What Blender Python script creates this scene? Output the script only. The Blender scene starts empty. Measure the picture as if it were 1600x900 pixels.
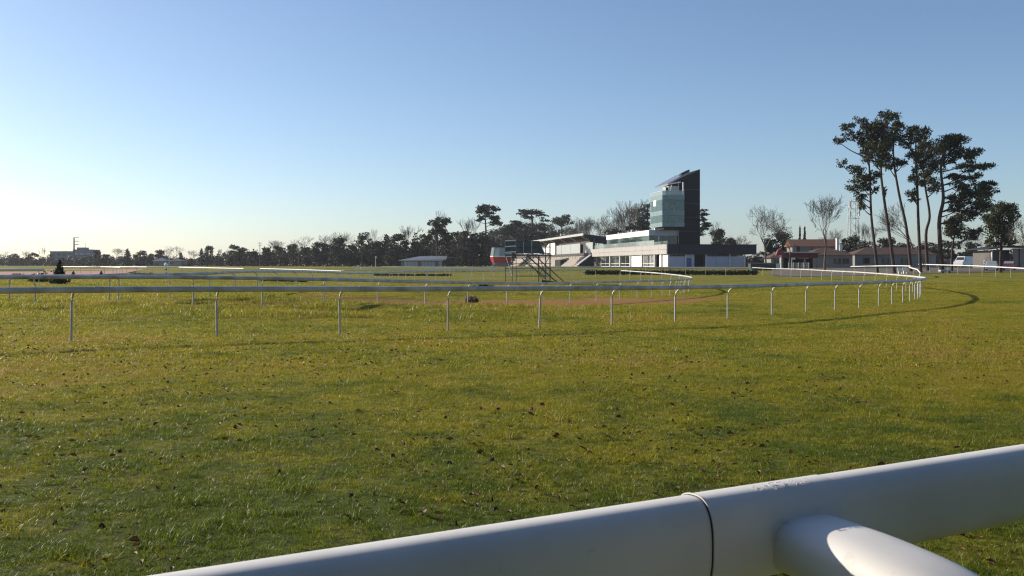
import bpy, math, random
import numpy as np
from mathutils import Vector, Matrix
R = math.radians
random.seed(7)
rng = np.random.default_rng(11)
S = bpy.context.scene
COL = S.collection

# ------------------------------------------------------------------ camera, sky, sun, exposure
EYE = 1.70            # camera height (m)
F = 1556.0            # focal length in pixels of a 1600 px wide picture (35 mm lens)
HOR = 414.0           # picture row of the horizon
cam = bpy.data.cameras.new('camera')
cam.lens = 35.0; cam.sensor_width = 36.0
cam.shift_y = -(450.0 - HOR) / 1600.0
cam.clip_start = 0.05; cam.clip_end = 6000
cam.dof.use_dof = True; cam.dof.focus_distance = 12.0; cam.dof.aperture_fstop = 22.0
co = bpy.data.objects.new('camera', cam); COL.objects.link(co)
co.location = (0, 0, EYE); co.rotation_euler = (R(90), 0, 0)
S.camera = co

SUN_AZ = R(64)        # left of the view direction
SUN_EL = R(22)
W = bpy.data.worlds.new('World'); S.world = W; W.use_nodes = True
nt = W.node_tree
sky = nt.nodes.new('ShaderNodeTexSky'); sky.sky_type = 'NISHITA'; sky.sun_disc = False
sky.sun_elevation = SUN_EL; sky.sun_rotation = -SUN_AZ
sky.air_density = 0.8; sky.dust_density = 0.7; sky.ozone_density = 2.8
bg = nt.nodes['Background']; bg.inputs['Strength'].default_value = 0.0975
nt.links.new(sky.outputs[0], bg.inputs['Color'])
sun = bpy.data.lights.new('sun', 'SUN'); sun.energy = 4.5; sun.angle = R(0.53); sun.color = (1.0, 0.90, 0.76)
so = bpy.data.objects.new('sun', sun); COL.objects.link(so)
sd = Vector((-math.sin(SUN_AZ) * math.cos(SUN_EL), math.cos(SUN_AZ) * math.cos(SUN_EL), math.sin(SUN_EL)))
so.rotation_euler = sd.to_track_quat('Z', 'Y').to_euler(); so.location = (-60, 60, 60)
S.view_settings.view_transform = 'Standard'; S.view_settings.look = 'None'
S.view_settings.gamma = 1.0; S.view_settings.use_curve_mapping = False
S.view_settings.exposure = 0.55
S.cycles.use_denoising = True; S.cycles.denoising_prefilter = 'NONE'; S.cycles.filter_width = 1.2

# ------------------------------------------------------------------ helpers
def tag(o, label=None, cat=None, group=None, kind=None):
    if label: o['label'] = label
    if cat: o['category'] = cat
    if group: o['group'] = group
    if kind: o['kind'] = kind
    return o

def empty(name, loc, rz=0.0, label=None, cat=None, group=None):
    o = bpy.data.objects.new(name, None); COL.objects.link(o)
    o.location = loc; o.rotation_euler = (0, 0, rz); o.empty_display_size = 0.3
    return tag(o, label, cat, group)

def copy_tree(o, parent=None):
    c = o.copy(); COL.objects.link(c)
    if parent: c.parent = parent
    for ch in list(o.children): copy_tree(ch, c)
    return c

class MB:
    """collects simple shapes and links them as ONE mesh object"""
    def __init__(s): s.v = []; s.f = []
    def box(s, x0, x1, y0, y1, z0, z1):
        n = len(s.v)
        s.v += [(x0,y0,z0),(x1,y0,z0),(x1,y1,z0),(x0,y1,z0),(x0,y0,z1),(x1,y0,z1),(x1,y1,z1),(x0,y1,z1)]
        s.f += [(n+3,n+2,n+1,n),(n+4,n+5,n+6,n+7),(n,n+1,n+5,n+4),(n+1,n+2,n+6,n+5),(n+2,n+3,n+7,n+6),(n+3,n,n+4,n+7)]
        return s
    def prism(s, poly, axis, a, b):
        """poly of 2-D points extruded along axis 'x' (points are y,z) or 'y' (points are x,z)"""
        n = len(s.v); k = len(poly)
        for t in (a, b):
            for p, q in poly: s.v.append((t, p, q) if axis == 'x' else (p, t, q))
        s.f.append(tuple(range(n + k - 1, n - 1, -1))); s.f.append(tuple(range(n + k, n + 2 * k)))
        for i in range(k):
            j = (i + 1) % k; s.f.append((n + i, n + j, n + k + j, n + k + i))
        return s
    def tube(s, path, rad, sides=8, cap=True, flat=1.0, power=2.0, up=None):
        """tube along path; rad number or list; flat = height / width; power > 2 squares the section off"""
        P = [Vector(p) for p in path]; m = len(P)
        rs = rad if isinstance(rad, (list, tuple)) else [rad] * m
        n0 = len(s.v); ref = Vector(up) if up else Vector((0, 0, 1))
        for i in range(m):
            t = (P[min(i + 1, m - 1)] - P[max(i - 1, 0)])
            if t.length < 1e-9: t = Vector((0, 0, 1))
            t.normalize()
            r_ = ref if abs(t.dot(ref)) < 0.95 else Vector((0.9, 0.3, 0.1))
            a = t.cross(r_).normalized(); b = a.cross(t).normalized()
            for k in range(sides):
                th = 2 * math.pi * (k + 0.5) / sides
                c, d = math.cos(th), math.sin(th)
                if power != 2.0:
                    c = math.copysign(abs(c) ** (2 / power), c); d = math.copysign(abs(d) ** (2 / power), d)
                q = P[i] + a * (c * rs[i]) + b * (d * rs[i] * flat)
                s.v.append(tuple(q))
        for i in range(m - 1):
            for k in range(sides):
                k2 = (k + 1) % sides; o = n0 + i * sides
                s.f.append((o + k, o + k2, o + sides + k2, o + sides + k))
        if cap:
            o = n0 + (m - 1) * sides; c0 = len(s.v)          # caps get vertices of their own, so the sides shade cleanly
            s.v += s.v[n0:n0 + sides] + s.v[o:o + sides]
            s.f.append(tuple(c0 + k for k in range(sides - 1, -1, -1))); s.f.append(tuple(c0 + sides + k for k in range(sides)))
        return s
    def raw(s, v, f):
        n = len(s.v); s.v += [tuple(map(float, p)) for p in v]; s.f += [tuple(n + i for i in q) for q in f]; return s
    def mesh(s, name, m, smooth=False):
        me = bpy.data.meshes.new(name); me.from_pydata(s.v, [], s.f)
        if m: me.materials.append(m)
        if smooth:
            me.polygons.foreach_set('use_smooth', [len(p.vertices) == 4 for p in me.polygons])
        me.update(); return me
    def build(s, name, m, parent=None, smooth=False, loc=None, label=None):
        o = bpy.data.objects.new(name, s.mesh(name, m, smooth)); COL.objects.link(o)
        if parent: o.parent = parent
        if loc is not None: o.location = loc
        if label: o['label'] = label
        return o

def link(name, me, parent=None, loc=(0, 0, 0), rz=0.0, scale=None):
    o = bpy.data.objects.new(name, me); COL.objects.link(o)
    if parent: o.parent = parent
    o.location = loc; o.rotation_euler = (0, 0, rz)
    if scale: o.scale = scale
    return o

def np_mesh(name, V, Q, m, attr=None):
    """mesh from numpy arrays: V (n,3), Q (k,3 or 4)"""
    me = bpy.data.meshes.new(name); k, c = Q.shape
    me.vertices.add(len(V)); me.vertices.foreach_set('co', np.ascontiguousarray(V, dtype=np.float32).ravel())
    me.loops.add(k * c); me.loops.foreach_set('vertex_index', np.ascontiguousarray(Q, dtype=np.int32).ravel())
    me.polygons.add(k); me.polygons.foreach_set('loop_start', np.arange(0, k * c, c, dtype=np.int32))
    if attr is not None:
        a = me.attributes.new('tint', 'FLOAT_COLOR', 'POINT'); a.data.foreach_set('color', np.ascontiguousarray(attr, dtype=np.float32).ravel())
    me.materials.append(m); me.update(calc_edges=True); me.validate(); return me

# ------------------------------------------------------------------ materials
def mat(name, col, rough=0.6, var=0.12, scale=2.0, metal=0.0, spec=0.4, bump=0.0, col2=None, detail=4.0, stretch=None):
    m = bpy.data.materials.new(name); m.use_nodes = True; t = m.node_tree; b = t.nodes['Principled BSDF']
    b.inputs['Roughness'].default_value = rough; b.inputs['Metallic'].default_value = metal
    b.inputs['Specular IOR Level'].default_value = spec
    tc = t.nodes.new('ShaderNodeTexCoord'); src = tc.outputs['Object']
    if stretch:
        mp = t.nodes.new('ShaderNodeMapping'); mp.inputs['Scale'].default_value = stretch
        t.links.new(src, mp.inputs[0]); src = mp.outputs[0]
    n = t.nodes.new('ShaderNodeTexNoise'); n.inputs['Scale'].default_value = scale; n.inputs['Detail'].default_value = detail
    t.links.new(src, n.inputs['Vector'])
    r = t.nodes.new('ShaderNodeValToRGB'); r.color_ramp.elements[0].position = 0.3; r.color_ramp.elements[1].position = 0.7
    lo = [max(0, c * (1 - var)) for c in col]; hi = list(col2) if col2 else [min(1, c * (1 + var)) for c in col]
    r.color_ramp.elements[0].color = (*lo, 1); r.color_ramp.elements[1].color = (*hi, 1)
    t.links.new(n.outputs['Fac'], r.inputs[0]); t.links.new(r.outputs[0], b.inputs['Base Color'])
    if bump:
        bm = t.nodes.new('ShaderNodeBump'); bm.inputs['Strength'].default_value = bump; bm.inputs['Distance'].default_value = 0.02
        t.links.new(n.outputs['Fac'], bm.inputs['Height']); t.links.new(bm.outputs[0], b.inputs['Normal'])
    return m

def leafmat(name, col, col2, trans=0.25, rough=0.55, scale=0.4):
    m = mat(name, col, rough, 0.45, scale, spec=0.25, col2=col2, detail=6)
    t = m.node_tree; b = t.nodes['Principled BSDF']; out = t.nodes['Material Output']
    tr = t.nodes.new('ShaderNodeBsdfTranslucent'); mx = t.nodes.new('ShaderNodeMixShader'); mx.inputs[0].default_value = trans
    ramp = [x for x in t.nodes if x.type == 'VALTORGB'][0]
    t.links.new(ramp.outputs[0], tr.inputs['Color'])
    t.links.new(b.outputs[0], mx.inputs[1]); t.links.new(tr.outputs[0], mx.inputs[2]); t.links.new(mx.outputs[0], out.inputs['Surface'])
    return m

def glassmat(name, tint, trans=0.5, rough=0.04):
    m = bpy.data.materials.new(name); m.use_nodes = True; t = m.node_tree; t.nodes.remove(t.nodes['Principled BSDF'])
    out = t.nodes['Material Output']
    g = t.nodes.new('ShaderNodeBsdfGlossy'); g.inputs['Roughness'].default_value = rough; g.inputs['Color'].default_value = (0.75, 0.85, 0.86, 1)
    d = t.nodes.new('ShaderNodeBsdfDiffuse'); d.inputs['Color'].default_value = (*tint, 1)
    p = t.nodes.new('ShaderNodeBsdfTransparent'); p.inputs['Color'].default_value = (0.62, 0.80, 0.80, 1)
    a = t.nodes.new('ShaderNodeMixShader'); a.inputs[0].default_value = trans
    t.links.new(d.outputs[0], a.inputs[1]); t.links.new(p.outputs[0], a.inputs[2])
    fr = t.nodes.new('ShaderNodeFresnel'); fr.inputs['IOR'].default_value = 1.6
    c = t.nodes.new('ShaderNodeMixShader'); t.links.new(fr.outputs[0], c.inputs[0])
    t.links.new(a.outputs[0], c.inputs[1]); t.links.new(g.outputs[0], c.inputs[2]); t.links.new(c.outputs[0], out.inputs['Surface'])
    return m

M = {}
M['rail'] = mat('rail_white', (0.56, 0.55, 0.52), 0.42, 0.45, 2.2, spec=0.4, col2=(0.66, 0.65, 0.63), detail=7)  # greyed to hold the rails' shade in the colour; blotches are mould
M['rail_near'] = mat('rail_white_plastic', (0.74, 0.715, 0.67), 0.5, 0.06, 5, spec=0.3, col2=(0.81, 0.785, 0.745), bump=0.03, detail=8, stretch=(1, 1, 0.5))
M['rail_far'] = mat('rail_white_sun_tone', (0.70, 0.70, 0.68), 0.42, 0.06, 1.6)  # paler copy of the rail white, with sunlight put into the colour
t = M['rail_near'].node_tree; tc = t.nodes.new('ShaderNodeTexCoord'); sn = t.nodes.new('ShaderNodeTexNoise'); sn.inputs['Scale'].default_value = 34; sn.inputs['Detail'].default_value = 3
mp = t.nodes.new('ShaderNodeMapping'); mp.inputs['Rotation'].default_value = (0, 0, -0.53); mp.inputs['Scale'].default_value = (0.45, 1, 1); t.links.new(tc.outputs['Object'], mp.inputs[0]); t.links.new(mp.outputs[0], sn.inputs['Vector'])
sr = t.nodes.new('ShaderNodeValToRGB'); sr.color_ramp.elements[0].position = 0.66; sr.color_ramp.elements[0].color = (1, 1, 1, 1); sr.color_ramp.elements[1].position = 0.74; sr.color_ramp.elements[1].color = (0.55, 0.5, 0.42, 1); t.links.new(sn.outputs['Fac'], sr.inputs[0])
mm = t.nodes.new('ShaderNodeMix'); mm.data_type = 'RGBA'; mm.blend_type = 'MULTIPLY'; mm.inputs['Factor'].default_value = 0.22
pb = t.nodes['Principled BSDF']; t.links.new(pb.inputs['Base Color'].links[0].from_socket, mm.inputs['A']); t.links.new(sr.outputs[0], mm.inputs['B']); t.links.new(mm.outputs['Result'], pb.inputs['Base Color'])
M['post'] = mat('post_grey_white', (0.50, 0.50, 0.49), 0.45, 0.15, 3, spec=0.4)
M['rubber'] = mat('dark_seam', (0.05, 0.045, 0.04), 0.8)
M['flake'] = mat('flaking_paint', (0.85, 0.85, 0.84), 0.5, 0.05, 20)
M['white'] = mat('white_render', (0.80, 0.78, 0.74), 0.7, 0.04, 0.6)
M['beige'] = mat('beige_cladding', (0.39, 0.365, 0.345), 0.6, 0.06, 0.4)
M['pale'] = mat('pale_panel', (0.38, 0.41, 0.405), 0.5, 0.05, 0.5)
M['dark'] = mat('charcoal_cladding', (0.010, 0.0135, 0.021), 0.75, 0.2, 0.35, spec=0.12)
M['dark2'] = mat('dark_grey_cladding', (0.029, 0.032, 0.041), 0.7, 0.15, 0.4, spec=0.15)
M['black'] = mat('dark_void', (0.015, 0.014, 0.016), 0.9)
M['shadewhite'] = mat('white_wall_shade_blue', (0.52, 0.54, 0.60), 0.6, 0.05, 0.5)  # white wall tinted blue-grey, its shade put into the colour
M['blue'] = mat('blue_door', (0.08, 0.14, 0.30), 0.5)
M['band'] = mat('teal_spandrel', (0.17, 0.24, 0.245), 0.3, 0.15, 0.5, spec=0.6)
M['glass'] = glassmat('teal_glass', (0.10, 0.19, 0.19), 0.72)
M['glass2'] = glassmat('grey_glass', (0.05, 0.06, 0.06), 0.45)
M['clear'] = glassmat('rail_glass', (0.50, 0.58, 0.57), 0.5)
M['roofmetal'] = mat('grey_roof_panel', (0.25, 0.27, 0.29), 0.35, 0.1, 0.8, metal=0.4)
M['gutter'] = mat('pale_gutter', (0.46, 0.46, 0.445), 0.45, 0.06, 0.6)
M['concrete'] = mat('terrace_concrete', (0.30, 0.265, 0.23), 0.85, 0.15, 0.5)
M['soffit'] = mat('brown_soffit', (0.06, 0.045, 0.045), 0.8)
M['red'] = mat('red_skirt', (0.42, 0.03, 0.05), 0.45, 0.06)
M['steel'] = mat('scaffold_steel', (0.10, 0.10, 0.10), 0.5, 0.2, 3, metal=0.5)
M['steelpale'] = mat('pale_aluminium', (0.66, 0.66, 0.64), 0.4, 0.05, 3, metal=0.2)
M['net'] = mat('dark_netting', (0.10, 0.11, 0.125), 0.9, 0.4, 0.9, detail=6)
M['tile'] = mat('red_roof_tile', (0.15, 0.07, 0.042), 0.8, 0.2, 1.2, stretch=(1, 6, 1))
M['tile_old'] = mat('brown_roof_tile', (0.095, 0.052, 0.038), 0.85, 0.25, 1.2)
M['wallgrey'] = mat('grey_render_wall', (0.22, 0.215, 0.205), 0.85, 0.1, 0.5)
M['wallcream'] = mat('cream_render_wall', (0.30, 0.26, 0.215), 0.85, 0.08, 0.6)
M['dimwall'] = mat('dim_grey_wall', (0.12, 0.112, 0.105), 0.9, 0.1, 0.5)
M['shutter'] = mat('dark_red_shutter', (0.14, 0.03, 0.03), 0.6)
M['pink'] = mat('pink_awning', (0.22, 0.05, 0.06), 0.7)
M['flat'] = mat('blue_grey_flats', (0.20, 0.22, 0.26), 0.8, 0.06, 0.3)
M['flatdark'] = mat('flats_window', (0.10, 0.11, 0.14), 0.3)
M['slate'] = mat('blue_slate_roof', (0.17, 0.18, 0.22), 0.5, 0.1, 0.6)
M['teal'] = mat('dark_green_container', (0.03, 0.06, 0.055), 0.5)
M['bark'] = mat('brown_bark', (0.075, 0.05, 0.038), 0.9, 0.35, 2.5, bump=0.5, stretch=(1, 1, 0.3))
M['barkpine'] = mat('pine_bark', (0.055, 0.036, 0.029), 0.9, 0.4, 2.2, bump=0.6, stretch=(1, 1, 0.35))
M['twig'] = mat('grey_twigs', (0.12, 0.10, 0.085), 0.9, 0.3, 0.8)
M['pineleaf'] = leafmat('pine_needles', (0.026, 0.036, 0.014), (0.075, 0.082, 0.030), 0.2)
M['leaf'] = leafmat('evergreen_leaves', (0.020, 0.027, 0.014), (0.042, 0.048, 0.024), 0.1)
M['leafbrown'] = leafmat('brown_green_leaves', (0.032, 0.030, 0.020), (0.058, 0.050, 0.034), 0.1)
M['cedarleaf'] = leafmat('cedar_needles', (0.024, 0.032, 0.020), (0.05, 0.06, 0.032), 0.1)
M['hedge'] = leafmat('hedge_leaves', (0.030, 0.045, 0.016), (0.065, 0.085, 0.028), 0.2)
M['topiary'] = leafmat('topiary_leaves', (0.018, 0.026, 0.014), (0.035, 0.045, 0.022), 0.1)
M['drygrass'] = leafmat('dry_tuft', (0.16, 0.125, 0.095), (0.30, 0.24, 0.17), 0.4)
M['paint'] = mat('van_white', (0.62, 0.62, 0.62), 0.3, 0.02)
M['silver'] = mat('car_silver_shade_blue', (0.42, 0.48, 0.52), 0.3, 0.03, metal=0.2)  # silver paint with the blue of its shaded side put into the colour
M['carred'] = mat('car_dark_red', (0.20, 0.02, 0.03), 0.3, 0.03)
M['tyre'] = mat('tyre', (0.02, 0.02, 0.02), 0.9)
M['carglass'] = mat('car_glass', (0.03, 0.035, 0.04), 0.08, 0.02, spec=0.7)
M['soil'] = mat('dark_soil', (0.060, 0.042, 0.024), 0.95, 0.3, 8)
M['dirt'] = mat('red_sand', (0.40, 0.20, 0.15), 0.95, 0.15, 0.2)
M['gravel'] = mat('pale_gravel', (0.13, 0.105, 0.075), 0.95, 0.2, 0.5)
M['deadleaf'] = leafmat('dead_leaf', (0.055, 0.026, 0.014), (0.20, 0.10, 0.045), 0.2, 0.6, 3.0)

# ------------------------------------------------------------------ terrain (heights taken from where the fence posts stand)
POST_A = [(111,22.0,533),(339,24.0,525),(531,25.6,522),(700,27.3,517),(843,29.1,512),(956,31.0,507),(1055,33.2,504),(1137,35.5,499),
          (1206,38.0,492.7),(1260,40.5,486.5),(1305,43.0,484.3),(1342,45.5,482),(1373,48.0,478.6),(1394,50.0,475.5),(1411,52.0,473),(1422,54.0,470.2),
          (1430,56.0,467.6),(1434.5,58.0,466),(1437,60.0,464.6)]
A_FAR = [(26.3,64,-.27),(27.9,68.5,-.3),(29.4,73,-.32),(30.8,77.8,-.33),(32.0,82.8,-.33),(33.1,88,-.3),(34.0,93.2,-.27),(34.8,98.4,-.22),(35.5,103.6,-.18),
         (36.1,108.8,-.16),(36.6,114,-.15),(37.1,119.3,-.15),(37.6,125,-.15),(38.0,131,-.15),(38.4,137,-.15),(38.8,143.5,-.15),(39.2,150,-.15),(39.5,157,-.14),(39.7,165,-.14)]
POST_B = [(55,37.5,482),(185,38.0,478.5),(302,38.6,478),(409,39.5,480),(506,41.0,480.5),(590,43.0,481),(664,45.5,480),(731,48.5,480),(792,51.5,478.7),
          (845,54.5,477),(890,57.5,474.5),(932,60.0,470.5),(968,62.5,468.4),(996,65.5,466.4),(1018,68.0,465),(1035,70.5,464),(1047,73.0,462.7),(1056,75.0,461.4),
          (1063,77.0,460.2),(1068,79.0,459.5),(1070.4,81.0,459)]
B_FAR = [(14.9,84,-.64),(15.5,87.5,-.6),(15.9,91.5,-.56),(16.1,96,-.5),(16.1,101,-.45),(15.9,106,-.4),(15.6,111.5,-.32),(15.1,117,-.27),(14.5,122.5,-.23),(13.9,128,-.19)]
POST_C = [(171,41.0,477),(265,42.5,471.5),(327,45.0,466),(368,48.5,460),(402,52.5,456),(434,57.5,453.5),(464,63.0,451),(488,68.5,449.5),(510,74.0,448.8),
          (531,80.0,448),(549,86.0,447.5),(566,91.5,447),(582,96.0,446),(596,100.0,445),(609,104.0,443.5),(623,108.0,442),(634,111.0,441)]
def px(p, d): return (p - 800.0) / F * d
def zat(y, d): return EYE + (HOR - y) * d / F
ctl = []
for L in (POST_A, POST_B, POST_C):
    for p, d, y in L: ctl.append((px(p, d), d, zat(y, d)))
ctl += [(x, y, z) for x, y, z in A_FAR] + list(B_FAR)
for x, y, z in [(-15,18,.04),(-20,16,.04),(0,3,0),(4,3,0),(-4,3,0),(0,8,0),(6,8,0),(-6,8,0),(0,13,0),(10,13,-.02),(-10,13,.02),(0,18,-.03),(14,20,-.06),(-12,17,.02),(8,18,-.05),
                (22,28,-.15),(30,40,-.2),(32,50,-.22),(36,60,-.2),(40,72,-.18),(45,85,-.12),(24,34,-.18),(50,100,0),(58,112,.05),(62,125,.3),(66,140,.6),(52,128,.62),(46,138,.6),(75,150,.9),(80,110,.1),
                (12,140,0),(0,130,-.12),(5,134,-.08),(-6,122,-.2),(-12,118,-.22),(0,105,-.3),(-4,80,-.3),(3,95,-.32),(8,105,-.36),(-30,62,.25),(-36,62,.25),(-28,62,.25),(-24,52,.22),(-30,48,.15),(-40,80,.35),(-34,73,.3),
                (-45,100,.4),(-60,120,.4),(-67,160,.25),(-50,150,.25),(-38,125,.1),(-28,112,.05),(-20,125,.05),(-30,140,.15),(-12,150,.05),(10,158,.1),(30,158,.2),(20,150,.1),(40,175,.5),(55,170,1.0),(70,170,1.1),
                (20,61,-.5),(24,75,-.45),(20,90,-.42),(5,66,-.46),(-2,60,-.35),(-12,60,-.02),(-25,44,.13),(90,170,1.1),(-80,200,.7)]:
    ctl.append((x, y, z))
for x in range(-300, 301, 40): 
    for y in (205, 240, 290, 360): ctl.append((x, y, 1.2))
CT = np.array(ctl)
def H_np(X, Y):
    X = np.asarray(X, float).ravel(); Y = np.asarray(Y, float).ravel(); out = np.empty_like(X)
    for i in range(0, len(X), 4000):
        x = X[i:i+4000, None]; y = Y[i:i+4000, None]
        s = 0.055 * np.clip(np.hypot(x, y), 12, 260) + 0.8
        d2 = ((x - CT[:, 0]) ** 2 + (y - CT[:, 1]) ** 2) / (s * s)
        w = np.exp(-0.5 * d2) + 1e-4 / (1 + d2) ** 2
        out[i:i+4000] = (w * CT[:, 2]).sum(1) / w.sum(1)
    return np.where(Y > 300, 1.2, out)
def H(x, y): return float(H_np([x], [y])[0])
def G(p, d): X = px(p, d); return (X, d, H(X, d))

def ax(a, b, step0, lo, hi, grow):
    """grid lines, fine between lo and hi and growing outside"""
    c = list(np.arange(lo, hi + 1e-6, step0)); s = step0
    while c[-1] < b: s *= grow; c.append(c[-1] + s)
    s = step0
    while c[0] > a: s *= grow; c.insert(0, c[0] - s)
    return np.array(c)
gx = ax(-1600, 1600, 0.8, -46, 46, 1.07); gy = ax(-300, 1750, 0.6, 2, 92, 1.05)
GX, GY = np.meshgrid(gx, gy); GZ = H_np(GX, GY).reshape(GX.shape)
def vnoise(x, y, s, seed):
    r = np.random.default_rng(seed); T = r.random((256, 256)); x = x / s; y = y / s
    xi = np.floor(x).astype(int); yi = np.floor(y).astype(int); fx = x - xi; fy = y - yi
    fx = fx * fx * (3 - 2 * fx); fy = fy * fy * (3 - 2 * fy)
    g = lambda a, b: T[a % 256, b % 256]
    return (g(xi, yi) * (1 - fx) + g(xi + 1, yi) * fx) * (1 - fy) + (g(xi, yi + 1) * (1 - fx) + g(xi + 1, yi + 1) * fx) * fy
near = np.clip((120 - GY) / 60, 0, 1)
rough_zone = np.clip(1 - np.abs((GY - (41 + 0.10 * GX)) / 9), 0, 1) * np.clip((8 - GX) / 10, 0, 1)
GZ = GZ + near * ((vnoise(GX, GY, 1.7, 1) - 0.5) * 0.025 + (vnoise(GX, GY, 4.5, 2) - 0.5) * 0.028)
GZ = GZ + rough_zone * (vnoise(GX, GY, 1.9, 5) - 0.45) * 0.55

def brown_mask(x, y):
    du = (x - 2.0)*.715 + (y - 56.0)*.70; dv = -(x - 2.0)*.70 + (y - 56.0)*.715
    e = ((du + 1) / 19) ** 2 + (dv / 5.8) ** 2
    m = np.clip(1.35 - e + (vnoise(x, y, 3.0, 8) - 0.5) * 0.9, 0, 1)
    return m
BM = brown_mask(GX, GY)
nxx, nyy = len(gx), len(gy)
idx = np.arange(nxx * nyy).reshape(nyy, nxx)
Q = np.stack([idx[:-1, :-1], idx[:-1, 1:], idx[1:, 1:], idx[1:, :-1]], -1).reshape(-1, 4)
V = np.stack([GX, GY, GZ], -1).reshape(-1, 3)
tint = np.zeros((len(V), 4)); tint[:, 0] = BM.ravel(); tint[:, 3] = 1

def turf_nodes(t, pos, base_scale=1.0):
    """colour of the turf from world position: green, olive and straw patches"""
    def noise(sc, det=5, rough=0.6):
        n = t.nodes.new('ShaderNodeTexNoise'); n.inputs['Scale'].default_value = sc; n.inputs['Detail'].default_value = det
        n.inputs['Roughness'].default_value = rough; t.links.new(pos, n.inputs['Vector']); return n.outputs['Fac']
    a = t.nodes.new('ShaderNodeValToRGB'); e = a.color_ramp.elements
    e[0].position = 0.36; e[0].color = (0.115, 0.155, 0.012, 1); e[1].position = 0.66; e[1].color = (0.38, 0.265, 0.055, 1)
    k = e.new(0.5); k.color = (0.28, 0.262, 0.016, 1)
    mx = t.nodes.new('ShaderNodeMath'); mx.operation = 'MULTIPLY_ADD'; mx.inputs[1].default_value = 0.55
    m2 = t.nodes.new('ShaderNodeMath'); m2.operation = 'MULTIPLY'; m2.inputs[1].default_value = 0.45
    t.links.new(noise(1.3, 6, 0.7), m2.inputs[0]); t.links.new(noise(0.16, 4), mx.inputs[0]); t.links.new(m2.outputs[0], mx.inputs[2])
    # the well-watered strip beside the near rail is greener, the worn racing line beyond it is strawy
    sp = t.nodes.new('ShaderNodeSeparateXYZ'); t.links.new(pos, sp.inputs[0])
    mr = t.nodes.new('ShaderNodeMapRange'); mr.interpolation_type = 'SMOOTHSTEP'; mr.inputs['From Min'].default_value = 5.0; mr.inputs['From Max'].default_value = 16.0
    mr.inputs['To Min'].default_value = -0.13; mr.inputs['To Max'].default_value = 0.005; t.links.new(sp.outputs['Y'], mr.inputs['Value'])
    ad = t.nodes.new('ShaderNodeMath'); ad.operation = 'ADD'; t.links.new(mx.outputs[0], ad.inputs[0]); t.links.new(mr.outputs[0], ad.inputs[1])
    t.links.new(ad.outputs[0], a.inputs[0]); return a.outputs[0]

def turf_material():
    m = bpy.data.materials.new('turf'); m.use_nodes = True; t = m.node_tree; b = t.nodes['Principled BSDF']
    b.inputs['Roughness'].default_value = 0.9; b.inputs['Specular IOR Level'].default_value = 0.15
    g = t.nodes.new('ShaderNodeNewGeometry'); c = turf_nodes(t, g.outputs['Position'])
    n = t.nodes.new('ShaderNodeTexNoise'); n.inputs['Scale'].default_value = 9; n.inputs['Detail'].default_value = 8; n.inputs['Roughness'].default_value = 0.75
    mp = t.nodes.new('ShaderNodeMapping'); mp.inputs['Scale'].default_value = (1, 1, 1); t.links.new(g.outputs['Position'], mp.inputs[0]); t.links.new(mp.outputs[0], n.inputs['Vector'])
    r = t.nodes.new('ShaderNodeValToRGB'); r.color_ramp.elements[0].position = 0.35; r.color_ramp.elements[0].color = (0.28, 0.27, 0.24, 1)
    r.color_ramp.elements[1].position = 0.62; r.color_ramp.elements[1].color = (1.1, 1.1, 1.1, 1); t.links.new(n.outputs['Fac'], r.inputs[0])
    mu = t.nodes.new('ShaderNodeMix'); mu.data_type = 'RGBA'; mu.blend_type = 'MULTIPLY'; mu.inputs['Factor'].default_value = 1
    t.links.new(c, mu.inputs['A']); t.links.new(r.outputs[0], mu.inputs['B'])
    at = t.nodes.new('ShaderNodeAttribute'); at.attribute_name = 'tint'
    br = t.nodes.new('ShaderNodeMix'); br.data_type = 'RGBA'; br.inputs['B'].default_value = (0.32, 0.155, 0.048, 1)
    sx = t.nodes.new('ShaderNodeSeparateColor'); t.links.new(at.outputs['Color'], sx.inputs[0]); 
    nm = t.nodes.new('ShaderNodeMath'); nm.operation = 'MULTIPLY'; nm.inputs[1].default_value = 0.85; t.links.new(sx.outputs[0], nm.inputs[0])
    t.links.new(nm.outputs[0], br.inputs['Factor']); t.links.new(mu.outputs['Result'], br.inputs['A']); t.links.new(br.outputs['Result'], b.inputs['Base Color'])
    bp = t.nodes.new('ShaderNodeBump'); bp.inputs['Strength'].default_value = 0.9; bp.inputs['Distance'].default_value = 0.12
    t.links.new(n.outputs['Fac'], bp.inputs['Height']); t.links.new(bp.outputs[0], b.inputs['Normal'])
    return m
M['turf'] = turf_material()
ground = bpy.data.objects.new('ground', np_mesh('ground', V, Q, M['turf'], tint)); COL.objects.link(ground)
ground.data.polygons.foreach_set('use_smooth', [True] * len(ground.data.polygons))
tag(ground, kind='structure')

def drape(name, poly_rows, m, lift=0.03):
    """sheet following the ground: rows of (y, x0, x1)"""
    b = MB(); n = 40
    for y, x0, x1 in poly_rows:
        xs = np.linspace(x0, x1, n); zs = H_np(xs, np.full(n, y))
        b.v += [(float(x), y, float(z) + lift) for x, z in zip(xs, zs)]
    for i in range(len(poly_rows) - 1):
        for k in range(n - 1): b.f.append((i*n+k, i*n+k+1, (i+1)*n+k+1, (i+1)*n+k))
    return tag(b.build(name, m, smooth=True), kind='structure')
drape('sand_track', [(104,-75,-47.5),(112,-80,-51),(122,-86,-54),(135,-95,-58.5),(150,-105,-62),(170,-120,-66),(190,-130,-70)], M['dirt'], 0.05)
drape('gravel_path', [(141,36,72),(146,40,90),(152,41,100),(160,42,110),(172,44,120),(190,50,130)], M['gravel'], 0.05)
drape('gravel_apron', [(196,2,90),(205,0,110),(215,0,110),(226,0,120),(262,-6,110)], M['gravel'], 0.06)

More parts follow.
